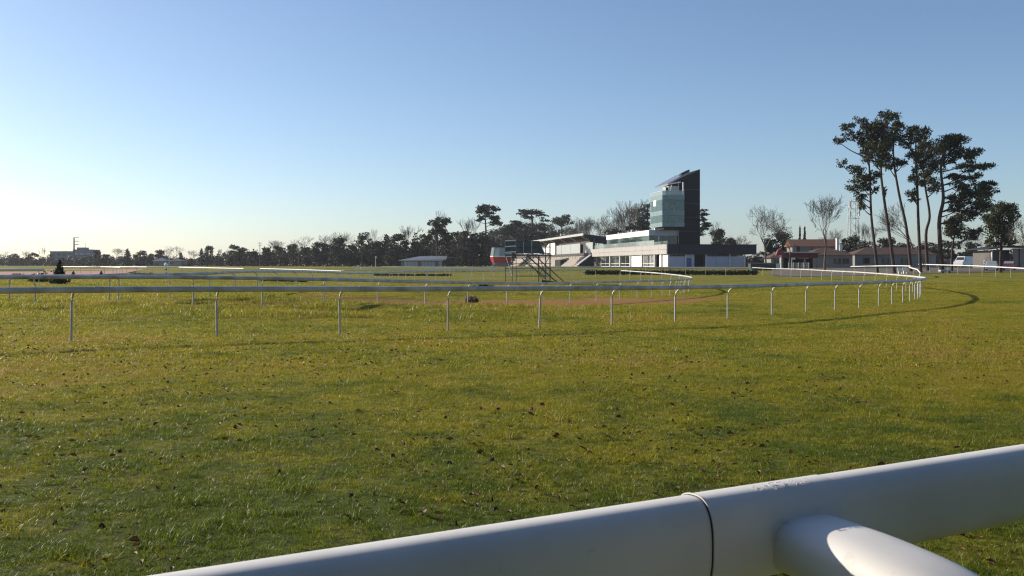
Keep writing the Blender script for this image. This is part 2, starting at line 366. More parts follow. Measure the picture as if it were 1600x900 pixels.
# ------------------------------------------------------------------ running rails
def post_mesh(h=1.13, reach=0.28, r=0.028):
    b = MB(); p = [(0, 0, -0.15), (0, 0, h - 0.30)]
    for k in range(1, 7):
        a = k / 6 * math.pi / 2; p.append((reach * (1 - math.cos(a)) , 0, h - 0.30 + 0.28 * math.sin(a)))
    b.tube(p, r, 8, flat=1.0)
    return b.mesh('post', M['post'], True)
PM = post_mesh()
RAILH = 1.15
def resample(P, step):
    P = [Vector(p) for p in P]; out = [P[0]]; acc = 0.0
    for a, b in zip(P, P[1:]):
        L = (b - a).length; t = step - acc
        while t <= L: out.append(a.lerp(b, t / L)); t += step
        acc = (acc + L) % step
    return out
def smooth_path(P, sub=4):
    """Catmull-Rom through P"""
    P = [Vector(p) for p in P]; out = []
    for i in range(len(P) - 1):
        p0, p1, p2, p3 = P[max(i-1, 0)], P[i], P[i+1], P[min(i+2, len(P)-1)]
        for k in range(sub):
            t = k / sub
            out.append(0.5 * ((2*p1) + (p2-p0)*t + (2*p0-5*p1+4*p2-p3)*t*t + (3*p1-p0-3*p2+p3)*t**3))
    out.append(P[-1]); return out
def running_rail(label, posts, side=1, ext0=0.0, ext1=0.0, rad=0.07, h=RAILH, group='white running rails of the racecourse', end_drop=None, heights=None):
    """posts: (x, y) feet in order; the tube runs above a line reach metres to one side of the feet"""
    n = len(posts); feet = []; rp = []
    for i, (x, y) in enumerate(posts):
        a = Vector(posts[max(i-1, 0)]); b = Vector(posts[min(i+1, n-1)]); t = (b - a).normalized(); nrm = Vector((t.y, -t.x)) * side
        z = H(x, y); feet.append((x, y, z, math.atan2(nrm.y, nrm.x))); rp.append((x + nrm.x*0.28, y + nrm.y*0.28, z + h))
    rp = [Vector(p) for p in rp]
    for _ in range(2):
        zz = [p.z for p in rp]
        for i in range(1, n-1): rp[i].z = 0.25*zz[i-1] + 0.5*zz[i] + 0.25*zz[i+1]
    if ext0: d = (rp[0]-rp[1]).normalized(); rp.insert(0, rp[0] + d*ext0)
    if ext1: d = (rp[-1]-rp[-2]).normalized(); rp.append(rp[-1] + d*ext1)
    path = smooth_path(rp, 5)
    if end_drop: path += [Vector(p) for p in end_drop]
    root = empty('running_rail', feet[0][:3], 0, label, 'rail fence', group); o0 = Vector(feet[0][:3])
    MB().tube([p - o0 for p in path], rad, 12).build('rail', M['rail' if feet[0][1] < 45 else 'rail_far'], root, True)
    for i, (x, y, z, a) in enumerate(feet):
        pm = link('post', PM, root, Vector((x, y, z)) - o0, a, (1, 1, h / RAILH)); pm.rotation_euler = (random.gauss(0, .012), random.gauss(0, .008), a)
        j = i + (1 if ext0 else 0)
        if y < 60 and i % 2 == 0 and 0 < j < len(rp) - 1:
            t = (rp[j+1] - rp[j-1]).normalized(); c = rp[j] + t * 0.5
            MB().tube([c - t*0.09 - o0, c + t*0.09 - o0], rad + 0.006, 12).build('joint_sleeve', M['rail'], root, True)
    return root
PA = [(px(p, d), d) for p, d, y in POST_A]
running_rail('long white running rail across the middle of the turf, bending away at the right', [(-14.9, 17.95), (-12.35, 19.95)] + PA + [(x, y) for x, y, z in A_FAR], 1, 1.5, 0.4)
PB = [(px(p, d), d) for p, d, y in POST_B]
running_rail('second white rail behind the long one, bending below the tower building', [(-23.8, 36.6), (-20.9, 37.1)] + PB + [(x, y) for x, y, z in B_FAR], 1, 1.5, 0.4)
PC = [(px(p, d), d) for p, d, y in POST_C]
PCx = [tuple(v[:2]) for v in resample([(PC[-1][0], PC[-1][1], 0), (2, 125, 0), (12.9, 140, 0)], 3.0)][1:]
running_rail('grey-white rail with gooseneck posts winding along the bank top', [(-20.5, 40.6)] + PC + PCx, -1, 1.0, 0.3)
def rail_px(label, a, side=1, step=3.2, **k):
    pts = resample([(px(p, d), d, 0) for p, d in a], step)
    return running_rail(label, [tuple(v[:2]) for v in pts], side, 0.5, 0.3, **k)
rail_px('short grey rail ending beside the dark topiary cone at the far left', [(-120, 60), (97, 62)], 1)
rail_px('distant rail in front of the hazy apartment block and marker post', [(96, 165), (148, 158), (330, 150)], 1)
rail_px('distant rail with a white end, in front of the middle of the tree belt', [(413, 125), (560, 112)], 1)
rail_px('bright white rail crossing below the long low shed', [(540, 120), (705, 129)], 1)
rail_px('far white rail running in front of the hedge and the grandstand building', [(604, 172), (740, 166), (1150, 160)], 1, h=1.25)
rail_px('white rail between the low shed and the scaffold, nearer than the hedge rail', [(668, 143), (800, 145)], 1)
rail_px('small white rail in front of the dark trees left of the shed', [(567, 156), (603, 158)], 1, h=1.15)
rail_px('short white rail beside the right end of the low shed', [(668, 172), (704, 174)], 1, h=1.2)
rail_px('low white rail slanting up to the brush fence at the left', [(163, 132), (198, 126)], 1)
rail_px('low white rail above the brush fence, left of the marker post', [(182, 150), (243, 142)], 1)
rail_px('sunlit white rail right of the marker post, ending at the gooseneck rail', [(285, 142), (395, 126)], 1)
e = G(1433, 118)
running_rail('white rail before the tall pines whose end curls down to the grass', [(px(p, d), d) for p, d in [(1336,140),(1352,138.5),(1369,137),(1386,134.5),(1403,131.5),(1416,128.5),(1427,125)]], 1, 0.5, 0,
             h=1.3, end_drop=[(e[0]+0.9, 122.5, e[2]+1.35), (e[0]+1.1, 120.6, e[2]+1.1), (e[0]+0.9, 119.2, e[2]+0.7), (e[0]+0.5, 118.6, e[2]+0.2), (e[0]+0.2, 118.5, e[2]-0.1)])
rail_px('white rail running past the parked cars and grey garage', [(1440, 150), (1502, 132), (1600, 113), (1640, 107)], 1, step=4.2, h=1.2)

# the rail the photographer leans over
def near_rail():
    P0 = Vector((-0.44, 1.15, 0)); u = Vector((0.8631, 0.505, 0)); u.normalize(); n = Vector((u.y, -u.x, 0)); ZC = 1.262
    root = empty('running_rail', (1.2, 0.9, H(1.2, 0.9)), 0, 'big white plastic rail close up across the lower right corner', 'rail fence', 'white running rails of the racecourse')
    o0 = root.location
    at = lambda s, out=0.0, dz=0.0: P0 + u * s + n * out + Vector((0, 0, ZC + dz)) - o0
    def section(s0, s1, gw=0.0, seg=2):
        b = MB(); K = 64
        for i in range(seg + 1):
            s = s0 + (s1 - s0) * i / seg
            for k in range(K):
                th = 2*math.pi*k/K; c, d = math.cos(th), math.sin(th); pw = 2/2.7
                c = math.copysign(abs(c)**pw, c); d = math.copysign(abs(d)**pw, d)
                b.v.append(tuple(at(s, c*(0.046+gw), d*(0.073+gw))))
        for i in range(seg):
            for k in range(K):
                k2 = (k+1) % K; b.f.append((i*K+k, i*K+k2, (i+1)*K+k2, (i+1)*K+k))
        c0 = len(b.v); b.v += b.v[:K] + b.v[seg*K:(seg+1)*K]; b.f.append(tuple(c0 + k for k in range(K-1, -1, -1))); b.f.append(tuple(c0 + K + k for k in range(K)))
        return b
    sj = 0.845                       # the joint left of the arm
    section(-3.0, sj + 0.05).build('rail', M['rail_near'], root, True)
    section(sj + 0.27, 5.0).build('rail', M['rail_near'], root, True)
    section(sj, sj + 0.285, 0.0012, 8).build('joint_sleeve', M['rail_near'], root, True)
    section(sj - 0.003, sj, 0.0030, 1).build('sleeve_lip', M['rail_near'], root, True)
    section(sj - 0.005, sj - 0.003, 0.0012, 1).build('seam', M['rubber'], root, True)
    f = MB()
    for k in range(34):            # flaked paint along the top edge of the sleeve
        s = sj + 0.11 + 0.125 * random.random(); o = 0.004 + 0.022 * random.random(); L = 0.002 + 0.006 * random.random()
        c = at(s, o, (0.0770) * (1 - (o/0.053)**2.5) ** 0.4); f.tube([c, c + u*L], 0.0007, 4)
    f.build('flaked_paint', M['flake'], root)
    sa = 1.047                      # the gooseneck arm and its post
    path = [(0.0, 0.0), (0.10, -0.003), (0.20, -0.010), (0.30, -0.025), (0.38, -0.055), (0.44, -0.105), (0.48, -0.18), (0.497, -0.27), (0.50, -0.5), (0.50, -1.36)]
    cur = smooth_path([at(sa, o, dz - 0.020) for o, dz in path], 5)
    MB().tube(cur, 0.077, 48, flat=0.60, power=3.0, up=tuple(n*0.45 + Vector((0,0,1)))).build('gooseneck_post', M['rail_near'], root, True)
    MB().tube([at(2.2, 0.02, 0.012), at(2.204, 0.03, 0.004)], 0.002, 5)
    return root
near_rail()
for s in (-1.9, 4.1): pass

# ------------------------------------------------------------------ foliage helpers
def leaves(C, size, flatness=0.0, aspect=0.55):
    """one quad per centre, randomly turned"""
    n = len(C); a = rng.normal(size=(n, 3)); b = rng.normal(size=(n, 3))
    if flatness: a[:, 2] *= (1 - flatness); b[:, 2] *= (1 - flatness)
    a /= np.linalg.norm(a, axis=1)[:, None] + 1e-9; b -= a * (a * b).sum(1)[:, None]; b /= np.linalg.norm(b, axis=1)[:, None] + 1e-9
    s = (size * (0.6 + 0.8 * rng.random(n)))[:, None]; a = a * s; b = b * s * aspect
    V = np.stack([C - a, C - 0.2*a + b, C + a, C - 0.2*a - b], 1).reshape(-1, 3); return V
def blob(c, r, n, shell=0.55):
    d = rng.normal(size=(n, 3)); d /= np.linalg.norm(d, axis=1)[:, None]
    rad = (shell + (1 - shell) * rng.random(n)) * np.where(rng.random(n) < 0.3, rng.random(n) ** 0.5, 1)
    bump = 1 + 0.22 * np.sin(5 * d[:, 0] + c[0]) * np.cos(4 * d[:, 1] + c[2])
    return np.array(c) + d * (rad * bump)[:, None] * np.array(r)
def leaf_mesh(name, clumps, size, m, flatness=0.0, dens=1.0, shell=0.55, aspect=0.55):
    C = []
    for (x, y, z, rx, ry, rz) in clumps:
        C.append(blob((x, y, z), (rx, ry, rz), max(12, int(6.0 * dens * (rx*rz + ry*rz + rx*ry) / 3 / (size*size))), shell))
    C = np.concatenate(C); V = leaves(C, size, flatness, aspect); Q = np.arange(len(V)).reshape(-1, 4); return np_mesh(name, V, Q, m)
def bare_meshes(h, seed, spread=0.5, levels=5, trunk=0.28, r0=0.16, upright=0.35):
    rd = random.Random(seed); t = MB(); c = MB()
    def grow(p, d, L, r, lev):
        q = p; P = [tuple(p)]; k = 3 if lev < 2 else 2
        for _ in range(k):
            d = (d + Vector((rd.uniform(-1, 1), rd.uniform(-1, 1), rd.uniform(-0.4, 0.8))) * 0.13).normalized(); q = q + d * (L / k); P.append(tuple(q))
        rs = [max(0.012, r * (1 - 0.38 * i / k)) for i in range(k + 1)]
        (t if lev == 0 else c).tube(P, rs, 7 if lev == 0 else (4 if lev < 3 else 3), cap=False)
        if lev >= levels: return
        m = rd.choice((3, 4)) if lev == 0 else rd.choice((2, 3, 3))
        for i in range(m):
            az = rd.uniform(0, 2*math.pi); sp = spread * rd.uniform(0.55, 1.25)
            a = d.orthogonal().normalized(); b = d.cross(a); nd = (d + (a*math.cos(az) + b*math.sin(az)) * sp * 1.3 + Vector((0, 0, upright * 0.4))).normalized()
            grow(q if i < 2 or lev == 0 else Vector(P[-2]), nd, L * rd.uniform(0.66, 0.86) * (0.8 if lev == 0 else 1), rs[-1] * rd.uniform(0.6, 0.8), lev + 1)
    grow(Vector((0, 0, -0.2)), Vector((0, 0, 1)), h * trunk, r0, 0)
    zmax = max(v[2] for v in c.v); k = h / zmax
    for mb in (t, c): mb.v = [(x*k, y*k, z*k) for x, y, z in mb.v]
    return t.mesh('trunk', M['twig'], True), c.mesh('crown', M['twig'])
def evergreen_meshes(kind, seed, leafm):
    """unit trees about 10 m tall"""
    rd = random.Random(seed); t = MB(); cl = []
    t.tube([(0, 0, -0.3), (0.05, 0, 3), (rd.uniform(-.3, .3), 0, 6), (rd.uniform(-.3, .3), 0, 8.6)], [0.24, 0.2, 0.13, 0.05], 7)
    if kind == 'round':
        for k in range(34):
            a = rd.uniform(0, 6.28); z = rd.uniform(1.0, 9.2); w = 3.0 * math.sin(math.pi * min(1, max(0.12, (z - 0.3) / 10.2))) ** 0.7; q = w * rd.uniform(0.3, 0.95)
            s = rd.uniform(0.7, 1.35); cl.append((q*math.cos(a), q*math.sin(a), z, s*1.15, s*1.15, s*0.95))
    elif kind == 'cone':
        for k in range(24):
            z = 0.8 + 8.6 * k / 23; w = 2.1 * (1 - (z / 10.4)) ** 0.8 + 0.15; a = rd.uniform(0, 6.28)
            cl.append((w*0.5*math.cos(a), w*0.5*math.sin(a), z, w*0.8 + 0.15, w*0.8 + 0.15, 0.65))
    elif kind == 'pine':
        for k in range(22):
            a = rd.uniform(0, 6.28); z = rd.uniform(3.6, 9.3); w = rd.uniform(0.5, 2.7) * (1.0 if z < 8 else 0.6); s = rd.uniform(0.65, 1.1)
            e = (w*math.cos(a), w*math.sin(a), z); t.tube([(0, 0, z - 0.9), (e[0]*0.5, e[1]*0.5, z - 0.5), e], [0.07, 0.05, 0.02], 4)
            cl.append((*e, s*1.15, s*1.15, s*0.75))
    elif kind == 'shrubby':
        for k in range(34):
            a = rd.uniform(0, 6.28); z = rd.uniform(0.6, 9.0); w = 3.4 * math.sin(math.pi * min(1, max(0.2, z / 10.5))) ** 0.6; q = w * rd.uniform(0.1, 1.0); s = rd.uniform(0.8, 1.4)
            cl.append((q*math.cos(a), q*math.sin(a), z, s, s, s*0.9))
    return t.mesh('trunk', M['bark'], True), leaf_mesh('crown', cl, 0.26, leafm, dens=0.9)
PROTO = {}
for i in range(3): PROTO['round%d' % i] = evergreen_meshes('round', 20 + i, M['leaf'])
for i in range(2): PROTO['cone%d' % i] = evergreen_meshes('cone', 40 + i, M['leaf'])
for i in range(3): PROTO['pine%d' % i] = evergreen_meshes('pine', 50 + i, M['pineleaf'])
for i in range(2): PROTO['shrub%d' % i] = evergreen_meshes('shrubby', 60 + i, M['leafbrown'])
for i in range(4): PROTO['bare%d' % i] = bare_meshes(10, 70 + i, 0.46 + 0.05*i, 6, 0.25, 0.15)
for i in range(2): PROTO['thin%d' % i] = bare_meshes(10, 80 + i, 0.22, 5, 0.25, 0.12, 0.9)
NAMES = {'round': ('evergreen_tree', 'tree'), 'cone': ('conifer_tree', 'tree'), 'pine': ('pine_tree', 'tree'), 'shrub': ('bushy_tree', 'tree'), 'bare': ('bare_tree', 'tree'), 'thin': ('bare_tree', 'tree')}
def tree(kind, p, ytop, d, width, label, group):
    x, y, z = G(p, d); h = zat(ytop, d) - z; nm, cat = NAMES[kind.rstrip('0123456789')]
    tm, cm = PROTO[kind]; s = h / 10.0
    root = empty(nm, (x, y, z), random.uniform(0, 6.28), label, cat, group); root.scale = (s*width, s*width, s)
    link('trunk', tm, root); link('crown', cm, root); return root
BELT = 'trees in the belt beyond the course'
LEFT = 'far trees on the hazy left skyline'
STAND = 'trees behind the grandstand and tower building'
HOUSE = 'trees around the red-roofed houses'
T = [
 # far left skyline
 ('bare1', 6, 392, 480, 1.3, 'bare hazy tree at the very left edge of the skyline', LEFT),
 ('shrub0', 22, 395, 470, 1.5, 'low brown hazy tree second from the left edge of the skyline', LEFT),
 ('bare2', 38, 391, 480, 1.3, 'bare hazy tree between two low brown ones at the far left', LEFT),
 ('shrub1', 50, 394, 460, 1.5, 'low brown tree just left of the spindly forked tree', LEFT),
 ('thin0', 67, 386, 450, 1.0, 'spindly forked tree poking highest above the far left skyline', LEFT),
 ('bare0', 78, 396, 450, 1.4, 'broad bare tree in front of the left end of the apartment block', LEFT),
 ('shrub0', 98, 402, 430, 1.0, 'small brown tree in front of the apartment block windows', LEFT),
 ('bare3', 104, 391, 640, 1.2, 'faint bare tree rising behind the apartment block', LEFT),
 ('shrub1', 140, 399, 440, 1.3, 'hazy brown tree in front of the right end of the apartment block', LEFT),
 ('round0', 152, 391, 420, 1.1, 'dark round evergreen just right of the apartment block', LEFT),
 ('round1', 166, 397, 420, 1.4, 'low dark evergreen at the foot of the round one beside the apartments', LEFT),
 ('bare0', 183, 387, 430, 1.1, 'bare round-topped tree between two dark evergreens right of the apartments', LEFT),
 ('cone0', 199, 388, 400, 1.5, 'tall dark evergreen with a blunt top right of the bare round tree', LEFT),
 ('shrub0', 220, 390, 400, 1.6, 'wide brown-green tree left of the marker post', LEFT),
 ('round2', 237, 396, 400, 1.0, 'small dark evergreen between the brown-green tree and the grey house', LEFT),
 ('round0', 251, 390, 400, 1.2, 'dark evergreen right above the white marker post', LEFT),
 ('bare3', 268, 384, 430, 1.3, 'pale bare tree standing behind the small cream house', LEFT),
 ('cone1', 283, 394, 410, 1.6, 'dark pointed conifer just right of the cream house', LEFT),
 ('bare2', 299, 390, 430, 1.2, 'pale bare tree between the pointed conifer and the narrow one', LEFT),
 ('cone0', 315, 388, 390, 1.2, 'narrow spire-shaped conifer left of the lobed evergreen', LEFT),
 ('round1', 328, 384, 390, 0.9, 'lobed dark evergreen beside the narrow spire conifer', LEFT),
 ('thin1', 343, 388, 420, 1.0, 'first slim bare tree right of the lobed evergreen', LEFT),
 ('thin0', 357, 389, 420, 1.0, 'second slim bare tree, just before the tall twin-crowned evergreen', LEFT),
 ('shrub1', 342, 402, 380, 1.7, 'low bushy tree under the two slim bare trees', LEFT),
 ('shrub0', 298, 403, 380, 1.7, 'low bushy tree under the pale bare tree', LEFT),
 # the belt
 ('pine0', 366, 381, 360, 1.1, 'leftmost tall evergreen of the belt, with an open lobed crown', BELT),
 ('pine1', 381, 386, 360, 1.2, 'open-crowned evergreen second from the left end of the belt', BELT),
 ('round2', 396, 392, 350, 1.4, 'low round evergreen left of the mast in the belt', BELT),
 ('round0', 416, 386, 350, 1.1, 'round evergreen right of the mast in the belt', BELT),
 ('bare0', 431, 374, 360, 1.1, 'bare crown above the belt just right of the mast', BELT),
 ('pine2', 437, 382, 340, 1.2, 'loose pine under the first bare crown of the belt', BELT),
 ('pine0', 457, 380, 340, 1.2, 'ragged pine left of the wide bare crown', BELT),
 ('bare1', 466, 367, 350, 1.1, 'wide bare crown above the left half of the belt', BELT),
 ('round1', 478, 386, 335, 1.0, 'dark evergreen under the right side of the wide bare crown', BELT),
 ('round2', 499, 378, 330, 1.4, 'broad dark evergreen in the middle of the left half of the belt', BELT),
 ('bare2', 504, 365, 345, 1.1, 'bare crown behind the broad dark evergreen', BELT),
 ('round0', 530, 370, 325, 1.1, 'tall blunt evergreen above the right end of the white-ended rail', BELT),
 ('bare3', 539, 361, 340, 1.0, 'bare crown rising right of the tall blunt evergreen', BELT),
 ('round1', 549, 383, 330, 1.1, 'lower evergreen between the blunt one and the slim-topped pine', BELT),
 ('pine1', 566, 362, 325, 0.9, 'pine with a small round top, left of the lamp post', BELT),
 ('thin0', 582, 357, 335, 1.0, 'slim bare spire directly above the lamp post', BELT),
 ('round2', 586, 376, 320, 1.1, 'evergreen directly behind the lamp post', BELT),
 ('cone1', 603, 365, 320, 1.5, 'pointed evergreen between the lamp post and the low shed', BELT),
 ('round1', 625, 365, 315, 1.2, 'large dark evergreen above the left end of the low shed', BELT),
 ('thin1', 629, 350, 325, 1.2, 'bare spires above the left end of the low shed', BELT),
 ('round0', 651, 376, 315, 1.3, 'lower evergreen behind the middle of the low shed', BELT),
 ('shrub0', 610, 389, 310, 1.4, 'brown bushy tree left of the low shed', BELT),
 ('shrub1', 668, 386, 315, 1.5, 'brown bushy tree behind the roof of the low shed', BELT),
 ('thin0', 692, 327, 320, 0.8, 'tall thin bare tree sticking out above the lollipop pine', BELT),
 ('shrub0', 702, 374, 305, 1.3, 'brown bushy tree right behind the trunk of the lollipop pine', BELT),
 ('pine2', 718, 357, 310, 1.2, 'see-through pine right of the lollipop pine', BELT),
 ('shrub1', 733, 366, 300, 1.2, 'brown bushy tree right of the see-through pine', BELT),
 ('thin1', 739, 337, 310, 1.2, 'thin bare tree left of the umbrella pine', BELT),
 ('shrub0', 752, 360, 295, 1.3, 'dense brown tree at the foot of the umbrella pine', BELT),
 ('round2', 776, 357, 560, 1.3, 'black-green tree between the umbrella pine and the cedar', BELT),
 ('shrub1', 722, 385, 290, 1.7, 'low brown thicket tree left of the red-skirted cabin', BELT),
 # behind the stand
 ('round1', 798, 352, 560, 1.0, 'dark tree just left of the flat-topped cedar', STAND),
 ('bare1', 800, 340, 600, 0.8, 'bare twiggy tree left of the flat-topped cedar', STAND),
 ('pine0', 878, 333, 480, 0.95, 'two-lobed pine right of the flat-topped cedar', STAND),
 ('bare0', 889, 350, 470, 1.0, 'low bare tree leaning right below the two-lobed pine', STAND),
 ('bare2', 908, 338, 450, 0.95, 'first bare tree above the grandstand roof, right of the two-lobed pine', STAND),
 ('bare3', 934, 336, 440, 0.95, 'bare tree with dark clumps above the white upper storey', STAND),
 ('bare1', 960, 328, 420, 0.9, 'bushy bare tree above the left end of the white storey', STAND),
 ('bare0', 981, 318, 410, 0.8, 'bare tree in the middle of the group left of the tower', STAND),
 ('thin1', 999, 308, 400, 1.3, 'tallest bare tree just left of the tower', STAND),
 ('bare3', 846, 342, 500, 0.9, 'bare tree just right of the flat-topped cedar, low above the roof', STAND),
 ('bare0', 921, 341, 445, 0.9, 'bare tree filling the gap left of the dark-clumped bare tree', STAND),
 ('bare2', 947, 334, 430, 0.8, 'bare tree right of the dark-clumped bare tree', STAND),
 ('bare3', 971, 322, 415, 0.8, 'bare tree overlapping the left side of the tall group by the tower', STAND),
 ('thin0', 989, 312, 405, 1.4, 'bare tree second tallest, left of the tallest one by the tower', STAND),
 ('round0', 962, 356, 400, 1.0, 'low dark evergreen behind the white storey', STAND),
 ('round2', 1121, 357, 330, 1.0, 'dark dome-shaped evergreen right of the tower', STAND),
 ('round1', 1140, 372, 330, 0.9, 'low dark evergreen at the right foot of the dome-shaped one', STAND),
 ('thin0', 1115, 345, 350, 0.8, 'thin bare top sticking out of the dome-shaped evergreen', STAND),
 ('bare2', 1158, 366, 420, 1.4, 'small pale bare tree right of the dome-shaped evergreen', STAND),
 # houses
 ('bare3', 1197, 320, 190, 0.8, 'leftmost of the three large bare trees before the houses', HOUSE),
 ('bare1', 1234, 330, 195, 0.75, 'middle of the three large bare trees, beside the pink awning', HOUSE),
 ('bare0', 1289, 303, 178, 0.85, 'tallest of the three large bare trees, before the red tiled roof', HOUSE),
 ('round0', 1222, 361, 240, 1.1, 'dark round evergreen behind the left two bare trees', HOUSE),
 ('round2', 1204, 372, 245, 1.2, 'low dark evergreen behind the leftmost large bare tree', HOUSE),
 ('shrub1', 1190, 392, 270, 1.5, 'low dark bush left of the houses', HOUSE),
 ('round1', 1281, 374, 260, 1.2, 'dark bushy evergreen above the end of the red tiled roof', HOUSE),
 ('bare2', 1313, 356, 250, 0.9, 'bare tree above the white chimneys', HOUSE),
 ('round0', 1330, 368, 270, 1.4, 'dark evergreen at the foot of the lattice mast', HOUSE),
 ('thin0', 1343, 348, 290, 0.7, 'pale poplar nearest the lattice mast', HOUSE),
 ('thin1', 1354, 346, 290, 0.7, 'pale poplar in the middle of the row behind the houses', HOUSE),
 ('thin0', 1364, 350, 290, 0.7, 'pale poplar at the right end of the row behind the houses', HOUSE),
 ('shrub0', 1352, 374, 260, 1.6, 'brown thicket tree under the poplars', HOUSE),
 ('round1', 1385, 371, 255, 1.3, 'olive evergreen seen between the first two pine trunks', HOUSE),
 ('bare1', 1424, 312, 215, 0.95, 'large bare tree spreading behind the middle pine trunks', HOUSE),
 ('shrub1', 1412, 378, 250, 1.6, 'brown thicket tree behind the third pine trunk', HOUSE),
 ('shrub0', 1446, 376, 240, 1.6, 'brown thicket tree behind the fifth pine trunk', HOUSE),
 ('shrub1', 1482, 374, 230, 1.6, 'brown thicket tree behind the white van', HOUSE),
 ('round2', 1520, 378, 225, 1.5, 'dark evergreen behind the mesh fence right of the van', HOUSE),
 ('bare3', 1515, 360, 230, 1.0, 'thin bare tree in the sky gap right of the pines', HOUSE),
 ('bare2', 1606, 338, 108, 0.9, 'bare spreading tree at the right edge before the grey garage', HOUSE),
]
for a in T: tree(*a)

# hand-placed pines, cedars and cypresses
def clump_tree(name, label, cat, group, d, trunk, clumps, r0, m, size=0.22, flat=0.0, branch=True, dens=0.85, bark='barkpine', fill=6, depth=1.0):
    """trunk: picture points from foot to tip; clumps: (x, y, rx, ry) in picture px, all set at their own depth around d"""
    rd = random.Random(int(trunk[0][0]*7)); k = d / F; x0, y0, z0 = G(trunk[0][0], d)
    root = empty(name, (x0, y0, z0), 0, label, cat, group)
    P = [Vector((px(a, d) - x0, rd.uniform(-0.25, 0.25), zat(b, d) - z0)) for a, b in trunk]; P[0] = Vector((0, 0, -0.3))
    P = smooth_path(P, 5); n = len(P)
    t = MB().tube(P, [r0 * (1 - 0.72 * (i / (n-1)) ** 1.1) * (1.25 if i == 0 else 1) for i in range(n)], 10)
    cl = []; br = MB()
    for (a, b, rx, ry) in clumps:
        dy = rd.uniform(-1, 1) * rx * k * depth; c = Vector((px(a, d) - x0, dy, zat(b, d) - z0)); cl.append((*c, rx*k*1.08, rx*k*0.95, ry*k*1.32))
        for _ in range(fill):
            u = Vector((rd.uniform(-1, 1)*rx*k*0.85, rd.uniform(-1, 1)*rx*k*0.7, rd.uniform(-0.6, 0.9)*ry*k)); w = rd.uniform(0.4, 0.72); cl.append((*(c+u*1.15), rx*k*w, rx*k*w, max(0.16, ry*k*w*1.45)))
        if branch:
            zt = c.z - 0.35 * abs(c.x) - 0.6
            j = min(range(n), key=lambda i: abs(P[i].z - zt) + 0.3 * abs(P[i].x - c.x)); s = P[j]; mid = s.lerp(c, 0.55) - Vector((0, 0, 0.12 * (c - s).length * rd.uniform(0.2, 1)))
            br.tube(smooth_path([s, mid, c], 4), [max(0.03, 0.11 - 0.009*i) for i in range(9)], 5)
    if fill > 0:
        base = [c for c in cl[::fill + 1]]
        for c in base:
            for e in sorted(base, key=lambda e: (e[0]-c[0])**2 + (e[2]-c[2])**2)[1:3]:
                if math.hypot(e[0]-c[0], e[2]-c[2]) < 1.5 * (c[3] + e[3]):
                    w = rd.uniform(.35, .6); cl.append(tuple((c[i]+e[i])/2 + rd.uniform(-.2, .2)*c[3]*(i < 3)*(0.5 if i == 2 else 1) if i < 3 else w*max(c[i], e[i]) for i in range(6)))
    t.build('trunk', M[bark], root, True)
    if branch: tag(br.build('limbs', M[bark], root, True), kind='stuff')
    link('crown', leaf_mesh('crown', cl, size, m, flat, dens, 0.35, 0.36 if d < 200 else 0.5), root); return root
Z = lambda L, s=3.0, ox=1150, oy=150: [(ox + a/s, oy + b/s, *[c/s for c in r]) for a, b, *r in L]
PINES = 'tall umbrella pines at the right'
clump_tree('pine_tree', 'leftmost tall pine, with a lone tuft hanging out to the left', 'pine tree', PINES, 152,
  Z([(665,806),(650,700),(635,560),(628,400),(622,230),(625,150)]),
  Z([(485,210,24,15),(515,150,30,17),(575,125,34,18),(560,195,38,20),(620,175,42,24),(491,325,21,17),(595,270,28,18),(565,348,34,16),(595,388,48,20),(545,440,34,15),(610,428,34,17),(570,478,30,15),(595,520,20,15),(650,370,28,16),(655,440,18,14),(600,225,34,20),(640,210,30,20)]), 0.24, M['pineleaf'])
clump_tree('pine_tree', 'second tall pine from the left, with the highest top', 'pine tree', PINES, 149,
  Z([(745,806),(720,650),(695,500),(682,350),(690,220),(702,100)]),
  Z([(702,90,34,20),(720,110,30,16),(655,145,40,20),(690,140,44,24),(722,190,44,24),(640,240,44,24),(690,250,44,26),(640,290,44,18),(680,320,38,18),(665,200,40,22),(700,455,9,22)]), 0.26, M['pineleaf'])
clump_tree('pine_tree', 'third tall pine from the left, leaning with a bare lower trunk', 'pine tree', PINES, 154,
  Z([(822,802),(797,620),(770,480),(745,330),(738,230),(755,150)]),
  Z([(762,125,28,16),(740,165,40,22),(720,220,38,20),(762,310,38,16),(722,330,28,13),(790,318,20,11),(700,280,36,20),(775,145,20,18)]), 0.25, M['pineleaf'])
clump_tree('pine_tree', 'fourth tall pine from the left, straight with clumps halfway down', 'pine tree', PINES, 148,
  Z([(867,802),(857,600),(852,400),(845,290),(848,180)]),
  Z([(835,155,38,20),(800,215,34,28),(850,195,42,26),(840,275,34,20),(850,335,28,18),(820,388,34,16),(850,410,28,14),(810,458,28,16),(832,488,22,9)]), 0.24, M['pineleaf'])
clump_tree('pine_tree', 'fifth tall pine from the left, with a kinked S-shaped trunk', 'pine tree', PINES, 156,
  Z([(900,802),(893,650),(906,560),(885,420),(880,300),(892,230)]),
  Z([(900,220,44,26),(925,265,48,30),(890,300,38,26),(930,335,44,26),(900,370,34,22),(920,410,38,22),(942,440,28,14),(880,260,34,24)]), 0.25, M['pineleaf'])
